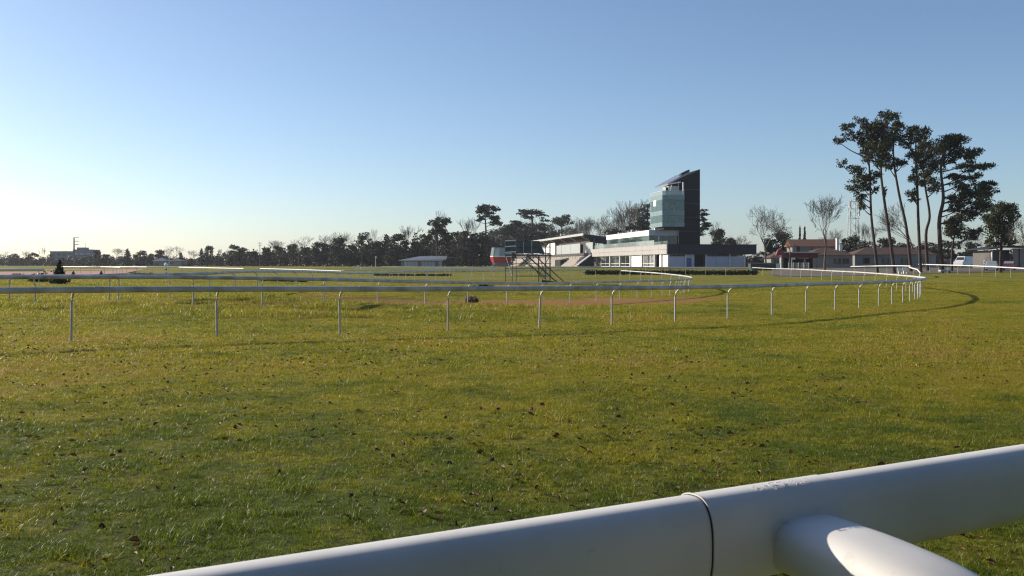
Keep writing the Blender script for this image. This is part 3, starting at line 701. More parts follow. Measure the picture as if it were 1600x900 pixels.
clump_tree('pine_tree', 'largest pine of the group, thick trunk and long tiers of branches to the right', 'pine tree', PINES, 146,
  Z([(968,795),(955,600),(970,480),(963,330),(985,240)]),
  Z([(1000,198,50,18),(1050,208,44,20),(1020,250,58,28),(1070,270,48,22),(1098,290,26,14),(960,230,38,28),(1000,300,48,16),(1085,335,56,13),(1155,338,42,13),(1050,378,44,13),(1115,378,56,13),(1168,412,38,13),(1135,430,48,16),(1040,430,42,16),(1182,460,36,18),(1105,470,56,22),(1050,490,46,22),(1150,510,56,22),(1200,520,38,22),(1035,530,38,20),(1105,548,48,18),(1080,440,30,20)]), 0.34, M['pineleaf'])
clump_tree('pine_tree', 'short young pine with a low crown under the largest pine', 'pine tree', PINES, 150,
  Z([(1012,795),(1016,700),(1040,590)]),
  Z([(1045,570,44,18),(1005,600,34,22),(1062,618,48,20),(1110,640,26,16),(1022,650,44,20),(1080,660,34,16),(1130,630,14,12),(990,640,30,20)]), 0.20, M['pineleaf'])
clump_tree('pine_tree', 'dense dark pine standing alone above the grey garage', 'pine tree', PINES, 140,
  Z([(1240,800),(1242,700),(1250,560)]),
  Z([(1280,530,42,28),(1232,520,40,24),(1300,575,32,32),(1240,600,58,36),(1200,640,38,28),(1280,645,48,32),(1182,580,40,22),(1200,688,32,18),(1262,690,44,14),(1225,560,44,26)]), 0.26, M['pineleaf'], dens=0.8)
clump_tree('pine_tree', 'pine with a lollipop crown and bare trunk beside the low shed', 'pine tree', None, 300,
  [(683,418),(683,390),(682,365),(684,345)], [(688,345,8,5),(676,348,8,4),(697,347,7,5),(684,356,10,5),(678,364,8,4),(692,363,8,4),(668,372,9,4),(700,371,10,5),(664,380,8,3),(695,379,9,4),(712,366,5,3)], 0.45, M['pineleaf'], size=0.36)
clump_tree('pine_tree', 'umbrella pine with an open airy crown above the red-skirted cabin', 'pine tree', None, 330,
  [(758,419),(759,385),(759,355),(757,330)], [(753,326,9,3.5),(765,324,9,3.5),(775,327,6,3),(748,331,5,2.5),(758,332,9,3),(751,341,5,3),(766,339,8,3),(776,342,7,3),(770,349,8,3.5),(780,350,4,3),(746,345,4,2)], 0.5, M['pineleaf'], size=0.36)
clump_tree('cedar_tree', 'flat-topped cedar behind the scaffold with dark layered branches', 'cedar tree', None, 430,
  [(832,419),(832,380),(832,350),(830,331)], [(830,330,18,2.5),(818,333,9,2.5),(845,336,9,2.2),(826,340,9,2.5),(852,345,6,2),(838,352,14,3.2),(818,354,10,2.6),(848,358,10,3),(806,349,10,2.6),(800,356,16,3.5),(828,364,20,4),(846,370,12,3.5),(805,366,18,4),(790,362,10,4),(825,374,24,4)], 0.9, M['cedarleaf'], size=0.46, flat=0.5, bark='bark')
clump_tree('cedar_tree', 'cedar with drooping tiers pressed against the left side of the tower', 'cedar tree', None, 330,
  [(1013,418),(1013,380),(1012,345),(1012,322)], [(1010,322,6,2),(1004,328,7,2),(1010,335,7,2.4),(1002,342,9,2.6),(998,351,12,3.5),(1010,350,9,3.5),(985,357,10,3),(1008,358,12,3)], 0.6, M['cedarleaf'], size=0.36, flat=0.5, bark='bark')
clump_tree('cedar_tree', 'cedar with stepped branches showing right of the dark tower wall', 'cedar tree', None, 300,
  [(1092,418),(1092,380),(1091,345),(1090,326)], [(1096,329,7,1.6),(1099,336,7,1.8),(1096,343,7,1.8),(1103,350,9,2),(1097,357,8,2.4),(1106,353,7,1.6),(1096,365,8,3)], 0.5, M['cedarleaf'], size=0.36, flat=0.5, bark='bark')
for p, w in ((1250, 'left'), (1257.5, 'right')):
    x = p; clump_tree('cypress_tree', '%s one of the two needle-thin cypresses above the red tiled roof' % w, 'cypress tree', 'pair of thin cypresses', 235,
      [(x,416),(x,385),(x,358)], [(x,400,1.6,8),(x,388,1.6,8),(x,376,1.5,8),(x,366,1.1,7),(x,359,0.6,4)], 0.15, M['cedarleaf'], size=0.18, branch=False, dens=2.0, bark='bark', depth=0.1)

# thickets that read as one mass
def thicket(name, rows, size, m, dens=1.0):
    cl = []
    for p0, p1, y0, d, step in rows:
        p = p0
        while p < p1:
            x, y, z = G(p, d + random.uniform(-8, 8)); h = (zat(y0 + random.uniform(-4, 4), d) - z)
            cl.append((x, y, z + h*0.45, step*d/F*0.8, 2.5, h*0.55)); p += step * random.uniform(0.7, 1.1)
    o = bpy.data.objects.new(name, leaf_mesh(name, cl, size, m, dens=dens, shell=0.2)); COL.objects.link(o); return tag(o, kind='stuff')
thicket('undergrowth', [(-20,380,402,500,12),(360,520,398,365,11),(510,660,393,335,11),(650,760,388,325,11),(1170,1215,404,275,9),(1290,1480,390,265,9),(1470,1610,394,240,9)], 0.42, M['leafbrown'], 2.6)
thicket('far_wood', [(-120,380,401,620,16),(340,430,393,430,11),(420,520,385,430,11),(510,660,379,430,12),(650,800,364,430,12),(740,1010,392,640,15),(765,870,362,540,11),(1120,1260,400,460,12)], 0.6, M['leaf'], 2.6)

cl = []
for i in range(420):           # unseen foliage mass added behind the camera to keep sky off the near rail
    x = -70 + 140*random.random(); y = -7 - 16*random.random(); zc = 1 + 17*random.random(); cl.append((x, y - (2 if zc < 5 else 0), zc, 2.6, 2.2, 2.4))
wd = bpy.data.objects.new('wood', leaf_mesh('wood', cl, 0.30, M['leafbrown'], dens=1.6, shell=0.1)); COL.objects.link(wd); tag(wd, kind='stuff')

# ------------------------------------------------------------------ grandstand building with the tower
BX, BY, BG = 35.74, 230.0, 1.2
BR = math.atan2(0.143, 0.99)
bld = empty('grandstand_building', (BX, BY, BG), BR, 'modern racecourse building with a dark wedge tower and glass box', 'building')
def part(name, m, mb, parent=bld, label=None): return mb.build(name, M[m] if isinstance(m, str) else m, parent, label=label)
def window(parent, axis, fix, a0, a1, z0, z1, glass, fm='white', cols=1, rows=(0.28,), t=0.10, depth=0.12, inward=1):
    """framed window in the plane x = fix (axis 'x', spans y) or y = fix (axis 'y', spans x)"""
    b = MB()
    def bar(p0, p1, q0, q1):
        if axis == 'x': b.box(min(fix, fix+depth*inward), max(fix, fix+depth*inward), p0, p1, q0, q1)
        else: b.box(p0, p1, min(fix, fix+depth*inward), max(fix, fix+depth*inward), q0, q1)
    bar(a0, a0+t, z0, z1); bar(a1-t, a1, z0, z1); bar(a0+t, a1-t, z0, z0+t); bar(a0+t, a1-t, z1-t, z1)
    fr = b.build('window', M[fm], parent)
    zz = [z0+t] + [z0 + r*(z1-z0) for r in rows] + [z1-t]; cw = (a1-a0-2*t) / cols
    for i in range(cols):
        for j in range(len(zz)-1):
            g = MB(); u0 = a0+t+i*cw+(0.03 if i else 0); u1 = a0+t+(i+1)*cw-(0.03 if i < cols-1 else 0); w0 = zz[j]+(0.05 if j else 0); w1 = zz[j+1]-(0.05 if j < len(zz)-2 else 0); o = fix+inward*0.05
            if axis == 'x': g.box(min(o, o+.03*inward), max(o, o+.03*inward), u0, u1, w0, w1)
            else: g.box(u0, u1, min(o, o+.03*inward), max(o, o+.03*inward), w0, w1)
            g.build('pane', M[glass], fr)
    if cols > 1 or rows:
        m = MB(); 
        for i in range(1, cols):
            c = a0+t+i*cw
            if axis == 'x': m.box(min(fix, fix+.1*inward), max(fix, fix+.1*inward), c-.03, c+.03, z0+t, z1-t)
            else: m.box(c-.03, c+.03, min(fix, fix+.1*inward), max(fix, fix+.1*inward), z0+t, z1-t)
        for r in rows:
            c = z0 + r*(z1-z0)
            if axis == 'x': m.box(min(fix, fix+.11*inward), max(fix, fix+.11*inward), a0+t, a1-t, c-.05, c+.05)
            else: m.box(a0+t, a1-t, min(fix, fix+.11*inward), max(fix, fix+.11*inward), c-.05, c+.05)
        m.build('mullion', M[fm], fr)
    return fr
# ground floor: core, floor slab and walls (u to the right, v away along the left facade)
part('core', 'wallgrey', MB().box(2.5, 18.0, 2.5, 76, 0, 2.98))
part('roof', 'wallgrey', MB().box(0.35, 21.3, 0.35, 77, 3.0, 4.6))
vv = lambda p: (35.74 - 230*((p-800)/F)) / (0.143 + 0.99*((p-800)/F))
for p0, p1 in ((1003, 1021), (1027, 1041)):
    part('wall', 'white', MB().box(0.5, 0.75, vv(p1), vv(p0), 0, 2.98))
part('wall', 'white', MB().box(0.5, 0.75, vv(1000.5), vv(983.5), 0, 2.98))
for p0, p1, c in ((936.8,951.2,2),(952,966.6,2),(967.2,982.8,2),(1001,1002.8,1)):
    window(bld, 'x', 0.45, vv(p1), vv(p0), 0.05, 2.95, 'glass2', cols=c)
window(bld, 'x', 0.45, vv(1020.6), vv(1003.2)+0.0, 0.05, 2.95, 'glass2', cols=3)
for p in (951.6, 966.9, 983.2, 1001.2, 1021.2, 1031.5):
    v = vv(p); part('column', 'white', MB().box(0.15, 0.43, v-0.22, v+0.22, 0, 2.98))
for i, (u0, u1) in enumerate(((0.5,4.7),(9.6,12.0),(12.05,15.4),(15.45,19.0))):
    part('wall', 'shadewhite', MB().box(u0, u1, 0.8, 1.0, 0, 2.5)); part('window', 'glass2', MB().box(u0+.1, u1-.1, 0.88, 0.93, 2.55, 2.95))
part('wall', 'shadewhite', MB().box(4.75, 6.9, 0.8, 1.0, 0, 2.95)); part('door', 'blue', MB().box(5.0, 6.2, 0.74, 0.79, 0.02, 2.1))
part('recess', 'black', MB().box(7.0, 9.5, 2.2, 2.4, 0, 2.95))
for u in (0.35, 4.6, 9.5, 15.3, 18.95): part('column', 'white', MB().box(u, u+0.25, 0.45, 0.7, 0, 2.98))
# cladding band, panel by panel
PV = [0.0] + [vv(p) for p in (1029, 1016, 1004, 992, 981, 971, 961, 952, 944, 936, 930, 924.6)]
pmesh = {}
for i in range(len(PV)-1):
    for z0, z1 in ((3.04, 4.10), (4.14, 5.23)):
        part('cladding_panel', 'beige', MB().box(0.0, 0.30, PV[i]+.04, PV[i+1]-.04, z0, z1))
for i in range(8):
    u0 = 0.33 + i*2.68
    part('cladding_panel', 'dark2', MB().box(u0, u0+2.64, -0.02, 0.28, 3.04, 5.23), label='charcoal cladding panel')
part('coping', 'gutter', MB().box(-0.06, 0.34, 0.0, 77.2, 5.24, 5.32)); part('coping', 'dark', MB().box(0.36, 21.9, -0.06, 0.34, 5.24, 5.32), label='dark coping')
part('end_wall', 'dark2', MB().box(21.5, 21.8, 0.3, 30, 3.04, 5.2))
# glass balustrade over the left band
for i in range(9):
    v0 = 12 + i*7.1; part('balustrade_pane', 'clear', MB().box(0.5, 0.54, v0+.05, v0+7.0, 5.33, 6.5))
for i in range(10):
    v0 = 12 + i*7.1; part('balustrade_post', 'steelpale', MB().box(0.46, 0.58, v0-.05, v0+.03, 5.3, 6.55))
for i in range(3): part('balustrade_pane', 'glass', MB().box(0.5, 0.54, 1+i*3.6, 4.5+i*3.6, 5.33, 6.1))
# upper storey
part('upper_core', 'wallgrey', MB().box(3.2, 14.0, 22, 64, 4.6, 9.1))
for i in range(7):
    v0 = 20 + i*6.43; part('white_fascia', 'white', MB().box(1.5, 1.75, v0+.01, v0+6.42, 7.9, 9.26))
    part('window', 'glass', MB().box(1.62, 1.68, v0+.06, v0+6.37, 4.62, 7.86), label='grey-green glazing under the white fascia')
part('white_fascia', 'shadewhite', MB().box(1.77, 9.08, 19.95, 20.2, 7.9, 9.26), label='front fascia with shade in its colour')
for u0, u1 in ((1.8,3.9),(4.2,6.9),(7.0,8.0),(8.05,9.0)): part('window', 'glass2', MB().box(u0, u1, 20.05, 20.12, 4.62, 7.86))
part('column', 'white', MB().box(3.93, 4.17, 19.9, 20.2, 4.62, 7.88)); part('upper_roof', 'wallgrey', MB().box(1.8, 9.08, 20.3, 64.9, 8.9, 9.2))
for u, v, h in ((3.5,21.5,.9),(5,23,.6),(6.2,21.2,.8),(2.4,40,.8),(2.6,55,.5)): part('roof_unit', 'steelpale', MB().box(u, u+.8, v, v+.8, 9.22, 9.26+h))
# dark wedge tower
part('tower_slab', 'dark', MB().prism([(9.1,0.0),(14.7,0.0),(14.7,24.7),(9.1,21.5)], 'y', 19.6, 31.5))
for z in (5.5, 9.0, 12.5, 16.0, 19.5): part('panel_joint', 'flatdark', MB().box(9.15, 14.65, 19.575, 19.595, z, z+.06))
part('tower_edge', 'gutter', MB().box(9.0, 9.09, 19.5, 19.7, 4.6, 21.5))
rp = [(6.3,20.5),(12.3,23.7),(12.3,24.2),(6.3,20.95)]
for i in range(6):
    v0 = 20.5 + i*1.9; part('roof_panel', 'roofmetal', MB().prism(rp, 'y', v0, v0+1.84))
part('roof_frame', 'dark2', MB().prism([(10.2,23.1),(12.3,24.25),(12.3,24.7),(10.2,23.7)], 'y', 20.6, 22.5))
part('roof_beam', 'white', MB().prism([(5.6,20.45),(9.05,21.1),(9.05,21.35),(5.6,20.75)], 'y', 17.6, 17.9)); part('roof_post', 'white', MB().tube([(6.2,18.2,17.85),(6.9,18.4,20.5)], 0.10, 6)); part('roof_post', 'white', MB().box(8.8, 9.05, 15.2, 15.45, 17.85, 21.0))
part('terrace_cabin', 'pale', MB().box(6.3, 9.05, 19.0, 24.0, 17.85, 20.3))
part('terrace_door', 'black', MB().box(5.6, 6.25, 19.0, 19.1, 17.85, 20.0))
# glass box
for k_, (u0, u1, w0, w1) in enumerate(((0.5,1.0,11.3,12.6),(1.5,2.0,11.2,12.7),(2.3,3.6,11.4,12.7),(0.3,1.5,14.3,16.2),(2.0,3.2,14.6,15.4),(3.5,4.3,14.2,16.0))):
    part('interior_panel', 'white', MB().box(3.4+u0+.4, 3.4+u1+.4, 15.6, 15.7, w0, w1))
for k_, (v0, v1, w0, w1) in enumerate(((0.8,2.6,11.2,12.5),(4.0,6.8,11.3,12.6),(7.5,9.4,11.3,12.4),(1.0,3.0,14.2,15.6),(5.0,6.2,14.3,16.3),(7.8,9.8,14.2,15.8))):
    part('interior_panel', 'pale', MB().box(4.3, 4.4, 14.7+v0, 14.7+v1, w0, w1))
gb0, gb1, ga0, ga1 = 3.4, 9.05, 14.7, 25.4
zs = [9.95, 11.0, 12.8, 13.95, 16.6, 17.8]
for k in (0, 2, 4):
    part('floor_slab', 'wallgrey', MB().box(gb0+.25, gb1, ga0+.25, ga1, zs[k]+.1, zs[k]+.35))
    for i in range(2): part('spandrel', 'band', MB().box(gb0, gb0+.12, ga0+i*5.36+.02, ga0+(i+1)*5.36-.02, zs[k], zs[k+1]))
    part('spandrel', 'band', MB().box(gb0+.13, gb1, ga0-.02, ga0+.1, zs[k], zs[k+1]))
for k in (1, 3):
    for i in range(3): part('window', 'glass', MB().box(gb0+.03, gb0+.08, ga0+.1+i*3.55, ga0+.06+(i+1)*3.55, zs[k]+.02, zs[k+1]-.02))
    for i in range(3): part('window', 'glass', MB().box(gb0+.14+i*1.83, gb0+.10+(i+1)*1.83, ga0+.03, ga0+.08, zs[k]+.02, zs[k+1]-.02))
    part('inner_wall', 'pale', MB().box(gb1-.3, gb1-.1, ga0+.4, ga1, zs[k]+.02, zs[k+1])); part('inner_wall', 'pale', MB().box(gb0+2.2, gb1-.4, ga1-2.5, ga1-2.3, zs[k]+.02, zs[k+1]))
    for u in (1.6, 2.7, 3.9): part('furniture', 'black' if u < 3 else 'white', MB().box(gb0+u, gb0+u+.55, ga0+1.5, ga0+2.1, zs[k]+.05, zs[k]+1.5))
part('window', 'white', MB().box(gb0-.04, gb0+.03, ga0+5.2, ga0+7.6, 15.3, 16.8), label='open white window leaf')
for i in range(3): part('balustrade_pane', 'clear', MB().box(gb0+.02, gb0+.06, ga0+.05+i*3.55, ga0+3.5+i*3.55, 17.82, 18.75))
for i in range(2): part('balustrade_pane', 'clear', MB().box(gb0+.1+i*2.8, gb0+2.8+i*2.8, ga0, ga0+.04, 17.82, 18.75))
part('handrail', 'steelpale', MB().box(gb0-.03, gb0+.09, ga0-.03, ga1, 18.76, 18.83)); part('handrail', 'steelpale', MB().box(gb0+.1, gb1, ga0-.03, ga0+.07, 18.76, 18.83))
part('dark_gap_block', 'black', MB().box(gb0+.6, gb1, ga0+.8, ga1-1, 9.3, 9.94))  # black block fills the dark gap under the glass box

# ------------------------------------------------------------------ the old grandstand with its long roof
st = empty('grandstand', (BX, BY, BG), BR, 'long low grandstand with a sloping pale-edged roof and concrete terraces', 'grandstand')
sp = lambda n, m, mb, label=None: part(n, m, mb, st, label)
V0, V1 = 80.0, 285.0
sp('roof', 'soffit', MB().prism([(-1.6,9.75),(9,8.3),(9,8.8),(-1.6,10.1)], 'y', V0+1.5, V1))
sp('roof_sheet', 'roofmetal', MB().prism([(-1.6,10.11),(9,8.81),(9,8.95),(-1.6,10.25)], 'y', V0+1.5, V1))
for i in range(10):
    a = V0+1.5 + i*(V1-V0-1.5)/10; b = a + (V1-V0-1.5)/10 - .06; sp('fascia', 'gutter', MB().box(-1.95, -1.62, a, b, 9.7, 10.4))
for i in range(11):
    a = V0+5+i*18; sp('roof_bracket', 'steelpale', MB().tube([(-1.8,a,9.7),(-1.0,a,9.1),(0.3,a,8.6)], 0.12, 5))
sp('gable', 'dark2', MB().prism([(-1.5,9.7),(9,8.25),(9,6.8),(0.6,7.4)], 'y', V0+1.0, V0+1.4))
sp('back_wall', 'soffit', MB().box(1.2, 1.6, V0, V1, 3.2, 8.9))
for a, b in ((V0-2, 88.5), (96.5, 111.5), (111.8, 128), (128.4, 150), (150.4, 180), (180.4, 215)):
    sp('wall_panel', 'pale', MB().box(0.3, 0.55, a, b, 4.35, 7.55))
sp('end_panel', 'white', MB().prism([(138,4.3),(170,4.3),(150,8.6),(138,8.6)], 'x', -0.3, 0.2))
sp('ledge', 'soffit', MB().box(-0.3, 1.0, V0-2, V1, 3.5, 4.3))
for k in range(8):
    sp('terrace_step', 'concrete', MB().box(-.3-k*.5, .2-k*.5, V0+0.2, V1-20, -0.3, 3.4-k*0.42))
sp('terrace_end_wall', 'dark2', MB().prism([(-4.1,0.0),(0.6,0.0),(0.6,3.4),(-0.2,3.4),(-4.1,0.5)], 'y', V0-2.4, V0+.1))  # end wall coloured dark, so the colour carries its shade
sp('end_coping', 'gutter', MB().prism([(-4.2,0.5),(-0.2,3.45),(-0.2,3.7),(-4.2,0.75)], 'y', V0-2.5, V0+.15))
sp('stair_opening', 'black', MB().box(-4.0, -1.6, 108, 118, 0, 2.2)); sp('stair_opening_coping', 'concrete', MB().prism([(-4.1,2.22),(-1.4,2.22),(-1.4,2.9)], 'y', 107.5, 118.5))
for i in range(8):
    a = V0+6+i*11; sp('crush_barrier', 'steel', MB().tube([(-1.2,a,2.2),(-1.2,a,3.4),(-1.2,a+4,3.4),(-1.2,a+4,2.2)], 0.05, 5))

# glazed cabin with the red skirt
cx, cy, cz = G(783, 285)
cab = empty('judges_cabin', (cx, cy, cz), 0, 'glazed cabin with a flared red skirt at the left end of the grandstand', 'cabin'); cab.scale = (0.72, 0.72, 0.72)
k = 400 / F
def ring(poly_w, z0, w0, z1, w1):
    b = MB(); n = 10
    for z, w in ((z0, w0), (z1, w1)):
        for i in range(n):
            a = math.pi*(0.05 + i*2/n); b.v.append((w*math.cos(a), w*math.sin(a), z))
    for i in range(n): j = (i+1) % n; b.f.append((i, j, n+j, n+i))
    b.f.append(tuple(range(n-1, -1, -1))); b.f.append(tuple(range(n, 2*n))); return b
ring(None, 0, 3.3, 1.5, 3.7).build('base', M['wallgrey'], cab); ring(None, 1.5, 3.9, 3.9, 4.4).build('red_skirt', M['red'], cab)
ring(None, 3.9, 4.45, 4.25, 4.45).build('sill', M['white'], cab)
for i in range(10):
    a0 = math.pi*(0.05+i*0.2); a1 = math.pi*(0.05+(i+1)*0.2); f0 = 0.03
    b = MB(); q = []
    for a in (a0+f0, a1-f0): q.append(a)
    b.v = [(4.3*math.cos(q[0]),4.3*math.sin(q[0]),4.26),(4.3*math.cos(q[1]),4.3*math.sin(q[1]),4.26),(3.7*math.cos(q[1]),3.7*math.sin(q[1]),7.6),(3.7*math.cos(q[0]),3.7*math.sin(q[0]),7.6)]
    b.v += [(x*.98, y*.98, z) for x, y, z in b.v]; b.f = [(0,1,2,3),(7,6,5,4),(0,4,5,1),(1,5,6,2),(2,6,7,3),(3,7,4,0)]
    b.build('window', M['clear'], cab); MB().tube([(4.3*math.cos(a0),4.3*math.sin(a0),4.25),(3.7*math.cos(a0),3.7*math.sin(a0),7.65)], 0.09, 5).build('mullion', M['steelpale'], cab)
ring(None, 7.62, 3.8, 7.95, 4.0).build('roof', M['dark2'], cab); ring(None, 4.26, 2.0, 7.6, 2.0).build('inner_core', M['wallgrey'], cab)

# ------------------------------------------------------------------ scaffold viewing stand
D = 105.0; sx0 = px(789, D); sz = H(0, D)
sc = empty('scaffold_stand', (sx0, D, sz), 0, 'dark steel scaffold platform with netting and a stair, out on the grass', 'scaffold')
k = D / F; X = lambda p: (p - 789) * k; ZY = lambda y: zat(y, D) - sz
for p, y in ((789.5,376),(800.5,398),(806.5,375),(842,398),(853,378),(860,378)):
    for dy in (0.0, 2.4):
        MB().tube([(X(p), dy, -0.1), (X(p), dy, ZY(y))], 0.036, 6).build('upright', M['steel'], sc)
for y in (376, 385, 394):
    MB().tube([(X(789), 0, ZY(y+.5)), (X(806.5), 0, ZY(y-.5))], 0.055, 6).build('rung', M['steelpale'], sc)
MB().tube([(X(790), 0, ZY(431.5)), (X(806), 0, ZY(431.5))], 0.05, 6).build('rung', M['steelpale'], sc)
for y in (431.5, 420, 412): 
    for dy in (0.0, 2.4): MB().tube([(X(789), dy, ZY(y)), (X(861), dy, ZY(y))], 0.035, 5).build('ledger', M['steel'], sc)
MB().box(X(789), X(862), -0.1, 2.5, ZY(399.5), ZY(397.5)).build('deck', M['steel'], sc)
for p in (812, 820, 828, 836, 846, 855): MB().box(X(p), X(p+4), -0.12, -0.04, ZY(398), ZY(396.6)).build('toe_board', M['steelpale'], sc)
MB().prism([(X(806.5),ZY(395)),(X(851),ZY(395)),(X(842),ZY(377)),(X(806.5),ZY(377))], 'y', -0.06, -0.01).build('netting', M['net'], sc)
MB().prism([(X(789.5),ZY(394)),(X(806),ZY(394)),(X(806),ZY(377)),(X(789.5),ZY(377))], 'y', 2.4, 2.44).build('netting', M['net'], sc)
for y in (377, 386, 395.3): MB().tube([(X(806), -0.1, ZY(y)), (X(843 if y < 380 else 851), -0.1, ZY(y))], 0.04, 5).build('net_rail', M['steel'], sc)
for p in (818, 831): MB().tube([(X(p), -0.1, ZY(395)), (X(p-.5), -0.1, ZY(377))], 0.03, 5).build('net_post', M['steelpale'], sc)
for y in (386, 396): MB().tube([(X(843), 0, ZY(y)), (X(860), 0, ZY(y))], 0.05, 5).build('guard_rail', M['steel'], sc)
for a, b in (((789.5,398),(800.5,432)),((818,398),(853,443)),((842,431),(860,398)),((853,431),(842,400)),((822,412),(853,432))):
    MB().tube([(X(a[0]), 0.02, ZY(a[1])), (X(b[0]), 0.02, ZY(b[1]))], 0.035, 5).build('brace', M['steelpale' if a[0] < 800 else 'steel'], sc)
for dy in (-0.3, 0.8):
    MB().tube([(X(822), dy, ZY(398)), (X(872), dy, ZY(443))], 0.06, 5).build('stair_stringer', M['steel'], sc)
    MB().tube([(X(832), dy, ZY(396)), (X(881), dy, ZY(440))], 0.045, 5).build('stair_handrail', M['steel'], sc)
    MB().tube([(X(815), dy, ZY(403)), (X(853), dy, ZY(436))], 0.045, 5).build('stair_rail', M['steel'], sc)
for i in range(11):
    t = i / 11; a = X(824 + 48*t); z = ZY(399 + 43*t); MB().box(a-.12, a+.15, -0.3, 0.8, z-.03, z+.01).build('stair_tread', M['steel'], sc)
for p, y in ((855,437),(866,441)): MB().tube([(X(p)-.5, 0.9, ZY(y)-.15), (X(p)+.7, 0.4, ZY(y+3)-.1)], 0.12, 6).build('black_bundle', M['black'], sc)

# ------------------------------------------------------------------ hedges, topiary and tufts
def leafy(name, label, cat, clumps, size, m, loc, group=None, dens=2.0, flat=0.0):
    o = bpy.data.objects.new(name, leaf_mesh(name, clumps, size, m, flat, dens, 0.3)); COL.objects.link(o); o.location = loc; return tag(o, label, cat, group)
def box_hedge(label, p0, p1, d, h, size=0.16, depth=0.6, group=None, m='hedge'):
    x0, x1 = px(p0, d), px(p1, d); n = max(3, int((x1-x0)/0.6)); z = H((x0+x1)/2, d); cl = []
    for i in range(n):
        x = (x1-x0)*(i+.5)/n; cl.append((x, 0, H(x0+x, d)-z+h*0.45, 0.55, depth, h*0.62*random.uniform(.88, 1.1)))
    return leafy('hedge', label, 'hedge', cl, size, M[m], (x0, d, z), group)
box_hedge('low clipped dark hedge along the front of the grandstand building', 915, 1183, 163, 0.8)
box_hedge('dark clipped hedge block left of the topiary cone', 47, 75, 78, 0.75, 0.1, 0.4, m='topiary')
box_hedge('small dark clipped bush near the left edge, on the red sand', 20, 36, 100, 0.42, 0.08, 0.3, m='topiary')
box_hedge('row of small dark brush behind the gooseneck rail', 404, 480, 108, 0.35, 0.10, 0.3)
box_hedge('low dark brush fence behind the far white rails at the left', 207, 240, 140, 0.35, 0.12, 0.3)
box_hedge('dark brush strip below the bright white rail', 585, 705, 150, 0.32, 0.12, 0.3)
x, y, z = G(93, 73)
leafy('topiary_cone', 'tall dark topiary cone with a wide skirt at the far left', 'topiary', [(0,0,.25,.72,.7,.34),(0,0,.55,.62,.6,.3),(-.05,0,.85,.45,.45,.3),(0,0,1.15,.28,.28,.28),(0,0,1.4,.2,.2,.24),(0,0,1.62,.14,.14,.2)], 0.09, M['topiary'], (x, y, z), dens=3)
for p, w in ((114.5, 'small dark cone shrub right of the tall topiary cone'), (158, 'small dark cone shrub at the end of the pale kerb')):
    x, y, z = G(p, 100); leafy('cone_shrub', w, 'topiary', [(0,0,.1,.24,.24,.16),(0,0,.28,.15,.15,.16),(0,0,.45,.08,.08,.12)], 0.06, M['topiary'], (x, y, z + 0.15), 'small cone shrubs', 4)
b = MB(); xs = np.linspace(px(104,103), px(157,103), 20)
for i in range(19):
    z0 = H(xs[i], 103); b.box(xs[i], xs[i+1]-.01, 103, 103.25, z0-.2, z0+.16)
tag(b.build('kerb', M['gutter']), 'pale kerb edging the red sand beyond the topiary', 'kerb')
x, y, z = G(735, 56); cl = [(random.uniform(-.3,.3), random.uniform(-.2,.2), .08+random.uniform(0,.16), .17, .17, .17) for _ in range(9)]
leafy('dry_bush', 'grey-brown dry grass bush under the long rail, by the brown patch', 'bush', cl, 0.10, M['drygrass'], (x, y, z), dens=3)
x, y, z = G(753, 84); leafy('low_bush', 'low dark sprawling bush left of the scaffold', 'bush', [(-.6,0,.1,.5,.3,.14),(0.1,0,.16,.6,.3,.2),(.7,0,.14,.4,.3,.12),(.4,0.2,.4,.3,.2,.08)], 0.09, M['topiary'], (x, y, z), dens=3)
x, y, z = G(750, 215); leafy('column_shrub', 'narrow olive-green column shrub left of the red-skirted cabin', 'shrub', [(0,0,1.0,.7,.7,1.1),(0,0,2.4,.6,.6,.9),(0.1,0,3.2,.4,.4,.5)], 0.2, M['hedge'], (x, y, z), dens=3)

# ------------------------------------------------------------------ sheds, houses, flats
def lb(root, name, m, mb, label=None): return mb.build(name, M[m], root, label=label)
x, y, z = G(626, 290); k = 290/F
sh = empty('low_shed', (x, y, z), R(4), 'long low shed with a blue-grey roof and pale slatted front, before the trees', 'shed')
for i in range(12): lb(sh, 'wall_panel', 'gutter' if i % 5 else 'wallgrey', MB().box(i*1.0+.04, i*1.0+.96, 0, .15, 0, 1.55))
lb(sh, 'core', 'wallgrey', MB().box(0.1, 11.9, .2, 7.5, 0, 1.5))
lb(sh, 'roof', 'slate', MB().raw([(-.5,-.5,1.75),(13.2,-.5,1.95),(13.6,7.8,3.1),(5.2,7.8,2.95),(-.5,-.5,1.9),(13.2,-.5,2.1),(13.6,7.8,3.25),(5.2,7.8,3.1)], [(3,2,1,0),(4,5,6,7),(0,1,5,4),(1,2,6,5),(2,3,7,6),(3,0,4,7)]))
lb(sh, 'gutter', 'gutter', MB().box(-.6, 12.4, -.65, -.52, 1.65, 1.95)); lb(sh, 'annex', 'dark2', MB().box(13.3, 16.0, 1, 7, 0, 2.3)); lb(sh, 'annex_roof', 'slate', MB().box(13.65, 16.3, .6, 7.4, 2.7, 2.85))
